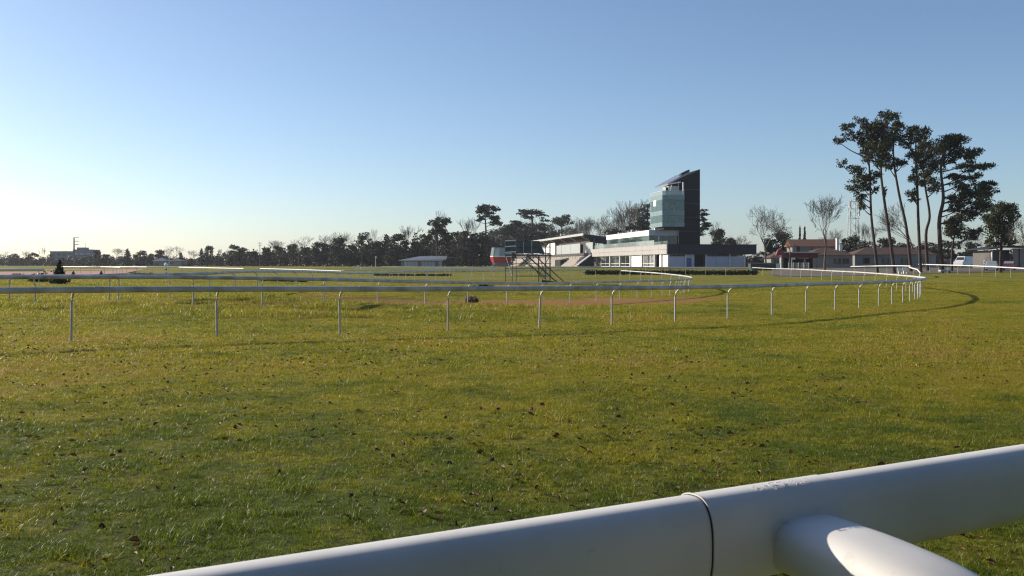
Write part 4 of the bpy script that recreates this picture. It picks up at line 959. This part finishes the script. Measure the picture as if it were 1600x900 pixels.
def house(name, label, loc, rz, w, dep, hw, hr, wallm, roofm, wins=(), hip=True, cat='house'):
    r = empty(name, loc, rz, label, cat, 'houses and outbuildings by the course'); lb(r, 'wall', wallm, MB().box(0, w, 0, dep, -.3, hw)); o = 0.5
    i0 = dep*0.5 if hip else 0
    lb(r, 'roof', roofm, MB().raw([(-o,-o,hw+.02),(w+o,-o,hw+.02),(w+o,dep+o,hw+.02),(-o,dep+o,hw+.02),(-o+i0,dep/2,hw+hr),(w+o-i0,dep/2,hw+hr)], [(0,1,5,4),(1,2,5),(2,3,4,5),(3,0,4),(3,2,1,0)]))
    for k in range(int(w/0.9)):        # tile ridges
        pass
    for (a, b, z0, z1, m) in wins:
        f = MB().box(a, b, -.06, -.003, z0, z1).build('window', M['glass2'], r); MB().box(a-.28, a-.02, -.07, -.004, z0, z1).build('shutter', M[m], f); MB().box(b+.02, b+.28, -.07, -.004, z0, z1).build('shutter', M[m], f)
    return r
gz = lambda p, d: G(p, d)
h1 = house('house', 'two-storey house with a bright red tiled roof behind the bare trees', gz(1238, 222), R(-6), 10.0, 7, 4.6, 1.7, 'wallgrey', 'tile', [(.5,1.4,3.2,4.6,'shutter'),(4.5,5.4,3.2,4.5,'shutter'),(7.5,8.4,3.2,4.5,'shutter')], hip=False)
lb(h1, 'gable_wall', 'wallcream', MB().box(-.02, .9, -.2, -.08, 2.4, 5.0))
h2 = house('house', 'long low brown-roofed house right of the red roof, with white chimneys', gz(1264, 205), R(0), 9.0, 8, 2.5, 1.6, 'wallcream', 'tile_old', [(5.4,6.3,.8,1.9,'shutter'),(7.2,8.0,.8,1.9,'shutter')])
for a, h, w in ((6.75, 6.1, .5), (7.55, 4.9, .4)): lb(h2, 'chimney', 'white', MB().box(a, a+w, 3.2, 3.8, 2.5, h)); lb(h2, 'chimney_cap', 'tile_old', MB().box(a-.05, a+w+.05, 3.15, 3.85, h+.002, h+.14))
h3 = house('house', 'long low grey-walled house seen between the pine trunks', gz(1336, 212), R(-2), 17.0, 8, 2.7, 1.6, 'wallgrey', 'tile_old', [(2,2.9,.8,2.0,'shutter'),(6,6.9,.8,2.0,'shutter'),(10,10.9,.8,2.0,'shutter'),(14,14.9,.8,2.0,'shutter')])
h4 = house('outbuilding', 'low brown-roofed outbuilding left of the pink awning', gz(1205, 215), R(0), 5.5, 6, 2.0, 1.5, 'wallgrey', 'tile_old', [(1,2,.6,1.6,'shutter')], cat='outbuilding')
x, y, z = gz(1218, 196); pr = empty('entrance_porch', (x, y, z), 0, 'dark wooden entrance porch with a deep red lintel before the houses', 'porch')
lb(pr, 'lintel', 'shutter', MB().box(0, 7.6, 0, .4, 2.0, 2.9)); lb(pr, 'roof', 'soffit', MB().prism([(-.5,2.92),(3.5,2.92),(3.5,3.3),(-.5,3.0)], 'x', -.3, 8.0))
for a in (0.1, 2.4, 4.9, 7.2): lb(pr, 'pillar', 'gutter' if a < 1 else 'wallgrey', MB().box(a, a+.25, 0.05, .3, 0, 2.0))
lb(pr, 'back_wall', 'black', MB().box(1.5, 7.4, 2.8, 3.0, 0, 2.0)); lb(pr, 'sign_plate', 'white', MB().box(2.3, 3.1, -.06, -.01, 1.7, 2.1))
x, y, z = gz(1219, 194); aw = empty('awning', (x, y, z), 0, 'small pink awning on the left corner of the porch', 'awning')
lb(aw, 'canopy', 'pink', MB().prism([(-.9,2.6),(.9,2.6),(.5,3.3),(.1,4.0),(-.5,3.6)], 'y', -.4, .4)); lb(aw, 'pole', 'white', MB().box(.1, .3, -.1, .1, 0, 2.6))
x, y, z = gz(1204, 192); tag(MB().box(0, 1.9, 0, .25, -.1, 1.0).box(-.05, 1.95, -.04, .29, 1.0, 1.1).build('wall', M['white'], loc=(x, y, z)), 'short bright white wall left of the porch', 'wall')
x, y, z = gz(1173, 188); ct = empty('container', (x, y, z), 0, 'dark green skip-like container between the tower building and the houses', 'container')
lb(ct, 'body', 'teal', MB().box(0, 4.8, 0, 2, .15, 1.25)); lb(ct, 'lid', 'black', MB().prism([(-.1,1.26),(2.1,1.26),(2.1,1.5),(-.1,1.34)], 'x', -.05, 4.85)); 
for i in range(5): lb(ct, 'rib', 'teal', MB().box(.3+i*1.0, .4+i*1.0, -.06, -.003, .2, 1.2))
# gate and mesh fence
def mesh_fence(name, label, p0, d0, p1, d1, h, n, m, cat='fence'):
    a = Vector(G(p0, d0)); b = Vector(G(p1, d1)); r = empty(name, a, 0, label, cat)
    for i in range(n+1):
        q = a.lerp(b, i/n) - a; MB().tube([q, q + Vector((0,0,h))], 0.045, 6).build('fence_post', M[m], r)
    w = MB()
    for i in range(n):
        for j in range(12):
            q = a.lerp(b, (i+j/12)/n) - a; w.tube([q + Vector((0,0,.05)), q + Vector((0,0,h-.1))], 0.008, 3, cap=False)
    for zz in (.1, h*.5, h-.12): w.tube([Vector((0,0,zz)), b-a+Vector((0,0,zz))], 0.012, 3)
    w.build('wire_mesh', M[m], r); return r
mesh_fence('gate', 'grey barred gate before the dark porch', 1232, 190, 1264, 188, 1.3, 4, 'steelpale', 'gate')
mesh_fence('mesh_fence', 'grey wire mesh fence behind the pines and the white van', 1335, 222, 1548, 215, 1.9, 14, 'steelpale')
# grey garage at the right
x, y, z = gz(1551, 166); ga = empty('garage', (x, y, z), 0, 'grey garage with a shallow gabled roof at the right edge', 'garage'); ga.scale = (1.18, 1.18, 1.18)
lb(ga, 'wall', 'dimwall', MB().box(0, .25, 0, 6, -.2, 2.6)); lb(ga, 'wall', 'dimwall', MB().box(.25, 2.0, 1.0, 1.2, -.2, 2.7)); lb(ga, 'inner_wall', 'slate', MB().box(2.0, 3.4, 2.0, 2.2, -.2, 2.7)); lb(ga, 'wall', 'wallcream', MB().box(2.9, 9, -.1, .1, -.2, 2.9))  # cream on the right-hand wall stands in for sunlight on grey
lb(ga, 'drainpipe', 'black', MB().tube([(3.7,-.16,0),(3.7,-.16,2.9)], .06, 6)); lb(ga, 'roof', 'dark2', MB().prism([(-.9,2.7),(2.4,3.15),(9.5,3.0),(9.5,3.12),(2.4,3.3),(-.9,2.84)], 'y', -.7, 6.5)); lb(ga, 'corner_post', 'steelpale', MB().box(-.12, -.02, -.1, .1, -.2, 2.7))
# hazy flats
x, y, z = G(78, 520); fl = empty('apartment_block', (x, y, z), R(3), 'hazy blue-grey apartment block behind the far left trees', 'building')
lb(fl, 'wall', 'flat', MB().box(0, 12, 0, 12, 0, 7.3)); lb(fl, 'wall', 'flat', MB().box(12.05, 21.5, -1.0, 12, 0, 8.6)); lb(fl, 'roof_house', 'flat', MB().box(13, 17, 2, 8, 8.62, 9.7))
lb(fl, 'roof', 'slate', MB().box(-.2, 12, -.2, 12.2, 7.32, 7.7)); lb(fl, 'roof', 'slate', MB().box(12.0, 21.8, -1.2, 12.2, 8.61, 8.95)) if False else None
for i in range(4):
    for j in range(3): lb(fl, 'window', 'flatdark', MB().box(1.0+i*2.7, 2.6+i*2.7, -.12, -.003, 1.0+j*2.2, 2.2+j*2.2))
for i in range(3):
    for j in range(3): lb(fl, 'balcony', 'gutter', MB().box(13+i*2.9, 15.2+i*2.9, -1.9, -1.004, .9+j*2.5, 1.7+j*2.5))
lb(fl, 'aerial', 'steel', MB().tube([(16.5,4,9.7),(16.5,4,12.2)], .1, 5))
x, y, z = G(264, 380); hs = house('house', 'small cream house with a flat front below the pale bare tree at the left', (x, y, z), 0, 4.6, 6, 2.2, .5, 'wallcream', 'slate', [(.6,1.3,.8,1.6,'shutter')])
x, y, z = G(239, 385); hs = house('house', 'low grey house left of the marker post, half hidden by trees', (x, y, z), 0, 5.0, 6, 2.0, 1.4, 'wallgrey', 'slate', [(1,2,.6,1.4,'shutter')])

# ------------------------------------------------------------------ masts, posts, signs
def pole(name, label, cat, p, d, ytop, r=.12, arms=(), m='steel'):
    x, y, z = G(p, d); h = zat(ytop, d) - z; ro = empty(name, (x, y, z), 0, label, cat); MB().tube([(0,0,-.2),(0,0,h)], [r, r*.7], 8).build('pole', M[m], ro)
    for zz, a, b in arms: MB().tube([(a,0,zz*h),(b,0,zz*h)], r*.35, 5).build('cross_arm', M[m], ro)
    return ro, h
pole('power_pole', 'tall dark power pole with three side arms above the apartment block', 'pole', 115.5, 470, 371, .42, ((.99,0,2.2),(.87,0,2.2),(.75,0,2.2)))
pole('mast', 'thin dark mast with a crossbar above the left end of the tree belt', 'mast', 406, 340, 378, .14, ((.95,-.9,.9),(.85,-.7,.7)))
lp, h = pole('lamp_post', 'thin lamp post with a round white head before the middle of the tree belt', 'lamp post', 587, 200, 403, .06, (), 'steelpale')
MB().box(-.16, .16, -.16, .16, h-.05, h+.3).build('lamp_head', M['flake'], lp)
pole('pole', 'thin grey pole beside the cream house at the left', 'pole', 264, 300, 395, .1, (), 'steelpale')
mp, h = pole('marker_post', 'white marker post with a rounded head and dark bands, at the left', 'marker post', 259.5, 135, 416, .10, (), 'flake')
MB().tube([(0,-.05,h-.1),(0,-.05,h+.25),(0,-.05,h+.5)], [.1,.3,.05], 10).build('head', M['flake'], mp)
for t in (.2, .6): MB().tube([(0,0,h*t),(0,0,h*t+.22)], .105, 8).build('dark_band', M['black'], mp)
x, y, z = G(557, 152); wing = empty('white_flag_board', (x, y, z), 0, 'small tilted white board standing above the rails in the middle distance', 'board')
MB().tube([(0,0,0),(0,0,1.0)], .04, 6).build('stake', M['steelpale'], wing); MB().prism([(-.35,.8),(0.0,.8),(.4,1.5),(.1,1.5)], 'y', -.03, .03).build('board', M['flake'], wing)
x, y, z = G(1543, 150); sg, h = pole('banded_post', 'thin post with white bands behind the rail, left of the grey garage', 'post', 1538.5, 150, 406, .06, (), 'black')
for t in (.35, .6, .85): MB().tube([(0,0,h*t),(0,0,h*t+.25)], .1, 8).build('white_band', M['flake'], sg)
# lattice telecom mast
x, y, z = G(1333, 300); lm = empty('lattice_mast', (x, y, z), 0, 'steel lattice telecom mast with antenna drums left of the pines', 'mast')
hh = zat(312, 300) - z; wb, wt = 1.5, 0.95
for sx, sy in ((-1,-1),(1,-1),(1,1),(-1,1)): MB().tube([(sx*wb,sy*wb,0),(sx*wt,sy*wt,hh)], .13, 5).build('leg', M['steelpale'], lm)
for i in range(9):
    z0, z1 = hh*i/9, hh*(i+1)/9; w0 = wb+(wt-wb)*i/9; w1 = wb+(wt-wb)*(i+1)/9
    MB().tube([(-w0,-w0,z0),(w1,-w1,z1)], .06, 4).tube([(w0,-w0,z0),(-w1,-w1,z1)], .06, 4).tube([(-w0,w0,z0),(-w1,-w1,z1)], .06, 4).tube([(w0,w0,z0),(w1,-w1,z1)], .06, 4).build('lattice_bay', M['steelpale'], lm)
MB().tube([(0,0,hh),(0,0,zat(272,300)-z)], [.12,.06], 6).build('spire', M['steelpale'], lm)
for zz in (0.72, 0.86, 0.97): MB().tube([(-1.6,-1.2,hh*zz),(1.6,-1.2,hh*zz)], .1, 5).build('platform_rail', M['steelpale'], lm)
for a, zz in ((-1.4,.78),(1.4,.80),(-1.4,.92),(1.3,.93)): MB().tube([(a,-1.3,hh*zz-.9),(a,-1.3,hh*zz+.9)], .28, 8).build('antenna', M['steelpale'], lm)

# ------------------------------------------------------------------ vehicles
def vehicle(name, label, cat, loc, rz, L, W_, hbody, hroof, prof, m, glass_x, wheel_x, wr=.32):
    """profile (x along, z) extruded over the width, with glass, wheels and lamps"""
    r = empty(name, loc, rz, label, cat, 'vehicles parked beyond the rails'); b = MB()
    n = len(prof); inset = lambda z: 0.5*W_ - (0.16*max(0, z-hbody)/(hroof-hbody) if z > hbody else 0)
    for sgn in (-1, 1): b.v += [(x, sgn*inset(z), z) for x, z in prof]
    b.f = [tuple(range(n-1, -1, -1)), tuple(range(n, 2*n))] + [(i, (i+1)%n, n+(i+1)%n, n+i) for i in range(n)]
    o = b.build('body', M[m], r); bv = o.modifiers.new('bevel', 'BEVEL'); bv.width = .06; bv.segments = 2
    for sgn in (-1, 1):
        for a0, a1, a2, a3 in glass_x:
            g = MB(); zz0, zz1 = hbody+.02, hroof-.12; y0 = sgn*(inset(zz0)+.012); y1 = sgn*(inset(zz1)+.012); ti = sgn*.03
            g.raw([(a0,y0,zz0),(a1,y0,zz0),(a2,y1,zz1),(a3,y1,zz1),(a0,y0-ti,zz0),(a1,y0-ti,zz0),(a2,y1-ti,zz1),(a3,y1-ti,zz1)], [(0,1,2,3),(7,6,5,4),(0,4,5,1),(1,5,6,2),(2,6,7,3),(3,7,4,0)]); g.build('side_window', M['carglass'], r)
        for wx in wheel_x:
            w = MB().tube([(wx, sgn*(W_/2-.2), wr), (wx, sgn*(W_/2+.01), wr)], wr, 16).build('wheel', M['tyre'], r); MB().tube([(wx, sgn*(W_/2+.012), wr), (wx, sgn*(W_/2+.025), wr)], wr*.6, 12).build('rim', M['steelpale'], w)
        MB().box(-L/2-.02, -L/2+.08, sgn*.62-.14, sgn*.62+.14, .58, .76).build('headlight', M['clear'], r); MB().box(L/2-.06, L/2+.02, sgn*.66-.1, sgn*.66+.1, .7, .95).build('tail_light', M['carred'], r)
    return r
vp = [(-2.6,.25),(2.6,.25),(2.6,2.25),(-1.1,2.3),(-1.75,1.55),(-2.55,1.1),(-2.62,.6)]
v = vehicle('van', 'white panel van parked behind the pine trunks', 'van', G(1506, 205), R(42), 5.0, 1.95, 1.3, 2.28, vp, 'paint', [(-1.75,-1.0,-.9,-1.1)], (-1.7, 1.6), .34)
MB().raw([(-1.80,-.8,1.53),(-1.80,.8,1.53),(-1.18,.72,2.2),(-1.18,-.72,2.2),(-1.77,-.8,1.50),(-1.77,.8,1.50),(-1.15,.72,2.17),(-1.15,-.72,2.17)], [(0,3,2,1),(4,5,6,7),(0,1,5,4),(1,2,6,5),(2,3,7,6),(3,0,4,7)]).build('windscreen', M['carglass'], v)
cp = [(-2.0,.22),(2.0,.22),(2.02,.9),(1.6,1.4),(0.9,1.46),(-.3,1.44),(-1.0,.95),(-1.9,.78),(-2.03,.55)]
for p, d, m, lab in ((1550, 152, 'silver', 'silver hatchback in shade-tinted blue-grey behind the rail, left of the dark red car'), (1577, 152, 'carred', 'dark red hatchback with a pale front, in front of the grey garage')):
    v = vehicle('parked_car', lab, 'car', G(p, d), R(62), 3.8, 1.65, .93, 1.46, cp, m, [(-.75,.25,.2,-.2),(.33,1.35,1.1,.28)], (-1.25, 1.25), .3)
    MB().raw([(-1.03,-.7,.97),(-1.03,.7,.97),(-.36,.62,1.4),(-.36,-.62,1.4),(-1.0,-.7,.94),(-1.0,.7,.94),(-.33,.62,1.37),(-.33,-.62,1.37)], [(0,3,2,1),(4,5,6,7),(0,1,5,4),(1,2,6,5),(2,3,7,6),(3,0,4,7)]).build('windscreen', M['clear'], v)
    MB().box(-2.08, -1.96, -.8, .8, .28, .55).build('bumper', M['paint'], v)  # white bumper and pale windscreen stand in for the sunlit front
x, y, z = G(1470, 142); tr = empty('low_trailer', (x, y, z), 0, 'low white flat trailer just behind the rail, left of the van', 'trailer')
MB().box(0, 1.5, 0, .9, .22, .48).build('bed', M['pale'], tr)
for a in (.3, 1.2): MB().tube([(a,-.08,.14),(a,-.003,.14)], .14, 12).build('wheel', M['tyre'], tr)
for i, (p, d) in enumerate(((1404, 142), (1412, 142.5))):
    x, y, z = G(p, d); bn = empty('bench', (x, y, z), 0, ('left' if i == 0 else 'right') + ' one of two small white benches between the pine trunks', 'bench', 'white benches under the pines')
    MB().box(0, .62, 0, .4, .42, .48).build('seat', M['paint'], bn); MB().box(0, .62, .4, .45, .55, .95).build('backrest', M['paint'], bn)
    for a in (.05, .52): MB().box(a, a+.06, .05, .35, 0, .41).build('leg', M['paint'], bn)

# ------------------------------------------------------------------ grass blades and fallen leaves
def blade_material():
    m = bpy.data.materials.new('grass_blades'); m.use_nodes = True; t = m.node_tree; b = t.nodes['Principled BSDF']; out = t.nodes['Material Output']
    b.inputs['Roughness'].default_value = 0.42; b.inputs['Specular IOR Level'].default_value = 0.36
    g = t.nodes.new('ShaderNodeNewGeometry'); c = turf_nodes(t, g.outputs['Position'])
    at = t.nodes.new('ShaderNodeAttribute'); at.attribute_name = 'tint'
    mu = t.nodes.new('ShaderNodeMix'); mu.data_type = 'RGBA'; mu.blend_type = 'MULTIPLY'; mu.inputs['Factor'].default_value = 1
    t.links.new(c, mu.inputs['A']); t.links.new(at.outputs['Color'], mu.inputs['B'])
    tr = t.nodes.new('ShaderNodeBsdfTranslucent'); mx = t.nodes.new('ShaderNodeMixShader'); mx.inputs[0].default_value = 0.5
    t.links.new(mu.outputs['Result'], b.inputs['Base Color']); t.links.new(mu.outputs['Result'], tr.inputs['Color'])
    t.links.new(b.outputs[0], mx.inputs[1]); t.links.new(tr.outputs[0], mx.inputs[2]); t.links.new(mx.outputs[0], out.inputs['Surface']); return m
M['blade'] = blade_material()
def grass_patch(name, size, n, hmin, hmax, w, seed, clumpy=0.5):
    r = np.random.default_rng(seed); x = (r.random(n)-.5)*size*1.15; y = (r.random(n)-.5)*size*1.15
    hgt = (hmin + (hmax-hmin) * r.random(n) ** 1.6) * (0.3 + 1.45*vnoise(x+50, y+50, size*0.11, seed))
    az = r.random(n)*2*np.pi; lean = (0.25 + 0.9*r.random(n)) * hgt; wa = r.random(n)*np.pi
    dx, dy = np.cos(az), np.sin(az); wx, wy = np.cos(wa)*w, np.sin(wa)*w; ww = 0.7 + 0.6*r.random(n); wx *= ww; wy *= ww
    base = np.stack([x, y, np.full(n, -0.01)], 1); o = lambda f, z: base + np.stack([dx*lean*f, dy*lean*f, hgt*z], 1); wv = np.stack([wx, wy, np.zeros(n)], 1)
    V = np.stack([base-wv*.5, base+wv*.5, o(.3,.6)+wv*.45, o(.3,.6)-wv*.45, o(1,1)+wv*.08, o(1,1)-wv*.08], 1).reshape(-1, 3)
    i = np.arange(n)[:, None]*6; Q = np.concatenate([i+np.array([[0,1,2,3]]), i+np.array([[3,2,4,5]])], 0)
    base_c = np.where((r.random(n) < .16)[:, None], np.array([[1.55,1.15,1.3]]), np.array([[.95,1.02,.9]])); k = ((0.6 + 0.75*r.random(n)) * (0.72 + 0.56*vnoise(x+90, y+20, size*0.13, seed+7)))[:, None]  # clump noise darkens blade colour, standing in for tuft shadows
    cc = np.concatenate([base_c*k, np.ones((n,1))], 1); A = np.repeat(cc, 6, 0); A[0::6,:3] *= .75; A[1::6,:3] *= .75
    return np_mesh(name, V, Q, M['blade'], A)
pc = bpy.data.collections.new('grass_clumps')
for i in range(8):
    o = bpy.data.objects.new('a_short_turf_%d' % i, grass_patch('turf_clump', .5, 1900, .010, .036, .0030, 100+i)); pc.objects.link(o)
for i in range(6):
    o = bpy.data.objects.new('b_far_turf_%d' % i, grass_patch('turf_clump', 1.2, 1700, .012, .042, .0080, 200+i)); pc.objects.link(o)
for i in range(3):
    o = bpy.data.objects.new('c_tuft_%d' % i, grass_patch('turf_clump', .22, 130, .04, .095, .0042, 300+i)); pc.objects.link(o)
for i in range(3):
    o = bpy.data.objects.new('d_far_tuft_%d' % i, grass_patch('turf_clump', .8, 240, .035, .11, .009, 400+i)); pc.objects.link(o)
def scatter(y0, y1, step, k0, kn, smin, smax, jit=.5, prob=1.0, keep_brown=False, lim=None):
    pts = []; y = y0
    while y < y1:
        hw = 0.57*y + 3.5; xs = np.arange(-hw, hw, step); xs = xs + (rng.random(len(xs))-.5)*step*jit; ys = y + (rng.random(len(xs))-.5)*step*jit; s = rng.random(len(xs)) < prob
        pts.append(np.stack([xs[s], ys[s]], 1)); y += step
    P = np.concatenate(pts)
    if lim is not None: P = P[lim(P[:,0], P[:,1])]
    if not keep_brown: P = P[brown_mask(P[:,0], P[:,1]) < .25 + .5*rng.random(len(P))]
    n = len(P); z = H_np(P[:,0], P[:,1])
    nr = np.clip((120-P[:,1])/60, 0, 1); z = z + nr*((vnoise(P[:,0],P[:,1],1.7,1)-.5)*.025 + (vnoise(P[:,0],P[:,1],4.5,2)-.5)*.028)
    rz = np.clip(1-np.abs((P[:,1]-(41+.10*P[:,0]))/9),0,1)*np.clip((8-P[:,0])/10,0,1); z = z + rz*(vnoise(P[:,0],P[:,1],1.9,5)-.45)*.55
    return np.column_stack([P, z]), k0 + rng.integers(0, kn, n), rng.random(n)*2*np.pi, smin + (smax-smin)*rng.random(n)
sets = [scatter(1.5, 17, .46, 0, 8, .9, 1.25), scatter(17, 72, 1.0, 8, 6, .9, 1.3), scatter(72, 105, 1.9, 8, 6, 1.6, 2.2),
        scatter(3, 20, .5, 14, 3, .5, 1.1, 1.0, .24), scatter(20, 60, 1.0, 17, 3, .4, .9, 1.0, .28),
        scatter(31, 58, .7, 17, 3, .7, 1.9, 1.0, .5, lim=lambda x, y: (np.abs(y-(41+.10*x)) < 8) & (x < 6))]
PP = np.concatenate([s[0] for s in sets]); KK = np.concatenate([s[1] for s in sets]); RZ = np.concatenate([s[2] for s in sets]); SS = np.concatenate([s[3] for s in sets])
gm = bpy.data.meshes.new('grass'); gm.vertices.add(len(PP)); gm.vertices.foreach_set('co', PP.astype(np.float32).ravel())
for nm, ty, dat in (('pick', 'INT', KK.astype(np.int32)), ('turn', 'FLOAT', RZ.astype(np.float32)), ('size', 'FLOAT', SS.astype(np.float32))):
    a = gm.attributes.new(nm, ty, 'POINT'); a.data.foreach_set('value', dat)
go = bpy.data.objects.new('grass', gm); COL.objects.link(go); gm.materials.append(M['blade']); tag(go, kind='stuff')
ng = bpy.data.node_groups.new('grass_scatter', 'GeometryNodeTree')
ng.interface.new_socket('Geometry', in_out='INPUT', socket_type='NodeSocketGeometry'); ng.interface.new_socket('Geometry', in_out='OUTPUT', socket_type='NodeSocketGeometry')
N = ng.nodes; gi = N.new('NodeGroupInput'); gout = N.new('NodeGroupOutput'); ip = N.new('GeometryNodeInstanceOnPoints'); ci = N.new('GeometryNodeCollectionInfo')
ci.inputs['Collection'].default_value = pc; ci.inputs['Separate Children'].default_value = True; ci.inputs['Reset Children'].default_value = True
m2p = N.new('GeometryNodeMeshToPoints'); ng.links.new(gi.outputs[0], m2p.inputs['Mesh']); ng.links.new(m2p.outputs[0], ip.inputs['Points']); ng.links.new(ci.outputs[0], ip.inputs['Instance']); ip.inputs['Pick Instance'].default_value = True
def na(nm, ty):
    n = N.new('GeometryNodeInputNamedAttribute'); n.data_type = ty; n.inputs['Name'].default_value = nm; return n.outputs['Attribute']
ng.links.new(na('pick', 'INT'), ip.inputs['Instance Index'])
cxyz = N.new('ShaderNodeCombineXYZ'); ng.links.new(na('turn', 'FLOAT'), cxyz.inputs['Z']); e2r = N.new('FunctionNodeEulerToRotation'); ng.links.new(cxyz.outputs[0], e2r.inputs[0]); ng.links.new(e2r.outputs[0], ip.inputs['Rotation'])
ng.links.new(na('size', 'FLOAT'), ip.inputs['Scale']); ng.links.new(ip.outputs[0], gout.inputs[0])
md = go.modifiers.new('scatter', 'NODES'); md.node_group = ng

nl = 5200; yy = 4.5 + 26*rng.random(nl)**1.2; xx = (rng.random(nl)*1.12-.56)*yy
dens = vnoise(xx, yy, 2.6, 31)*.55 + vnoise(xx, yy, .7, 32)*.6 + .16*(xx < 2); keep = dens > .64 + .1*rng.random(nl); xx = xx[keep]; yy = yy[keep]; nl = len(xx); zz = H_np(xx, yy) + .012 + .035*rng.random(nl)
b = MB()
for i in range(nl):
    s = random.choice((1, 1, 1.5)) * random.uniform(.011, .024); a = random.uniform(0, 6.28); c, d = math.cos(a), math.sin(a); cu = random.uniform(.2, .9)*s; tl = random.uniform(-.5, .5)
    q = lambda u, v, w: (float(xx[i]) + c*u - d*v, float(yy[i]) + d*u + c*v, float(zz[i]) + w + tl*u)
    b.raw([q(-s*1.2,0,0), q(-.2*s,.55*s,cu), q(.5*s,.35*s,cu*.7), q(1.2*s,0,.1*s), q(.5*s,-.4*s,cu*.8), q(-.3*s,-.6*s,cu), q(0,0,-.1*s)], [(0,6,1),(1,6,2),(2,6,3),(3,6,4),(4,6,5),(5,6,0)])
tag(b.build('fallen_leaves', M['deadleaf']), kind='stuff')
# clods of soil thrown up by hooves
n = 800; yy = 6 + 46*rng.random(n)**1.2; xx = (rng.random(n)*1.14-.57)*yy; keep = vnoise(xx, yy, 3.3, 44) + .5*vnoise(xx, yy, 1.0, 45) > .70; xx = xx[keep]; yy = yy[keep]; zz = H_np(xx, yy); b = MB()
for x, y, z in zip(xx, yy, zz):
    w = random.uniform(.007, .024) * (1 + y/40); h = random.uniform(.018, .036); k = 7; ring = [(x + w*random.uniform(.6, 1.5)*math.cos(6.283*i/k), y + w*random.uniform(.4, .9)*math.sin(6.283*i/k), z) for i in range(k)]
    top = [(x + (a-x)*random.uniform(.3, .7), y + (c-y)*random.uniform(.3, .7), z + h*random.uniform(.7, 1.2)) for a, c, _ in ring]
    b.raw(ring + top, [(i, (i+1)%k, k+(i+1)%k, k+i) for i in range(k)] + [tuple(range(k, 2*k))])
tag(b.build('soil_clods', M['soil']), kind='stuff')

# ------------------------------------------------------------------ the winter air
hz = bpy.data.materials.new('haze'); hz.use_nodes = True; ht = hz.node_tree; ht.nodes.remove(ht.nodes['Principled BSDF'])
pv = ht.nodes.new('ShaderNodeVolumePrincipled'); pv.inputs['Color'].default_value = (0.88, 0.93, 1.0, 1); pv.inputs['Density'].default_value = 0.00012; pv.inputs['Anisotropy'].default_value = 0.3
ht.links.new(pv.outputs[0], ht.nodes['Material Output'].inputs['Volume'])
tag(MB().box(-1900, 1900, -500, 2300, -2.2, 34).build('haze', hz), kind='stuff')
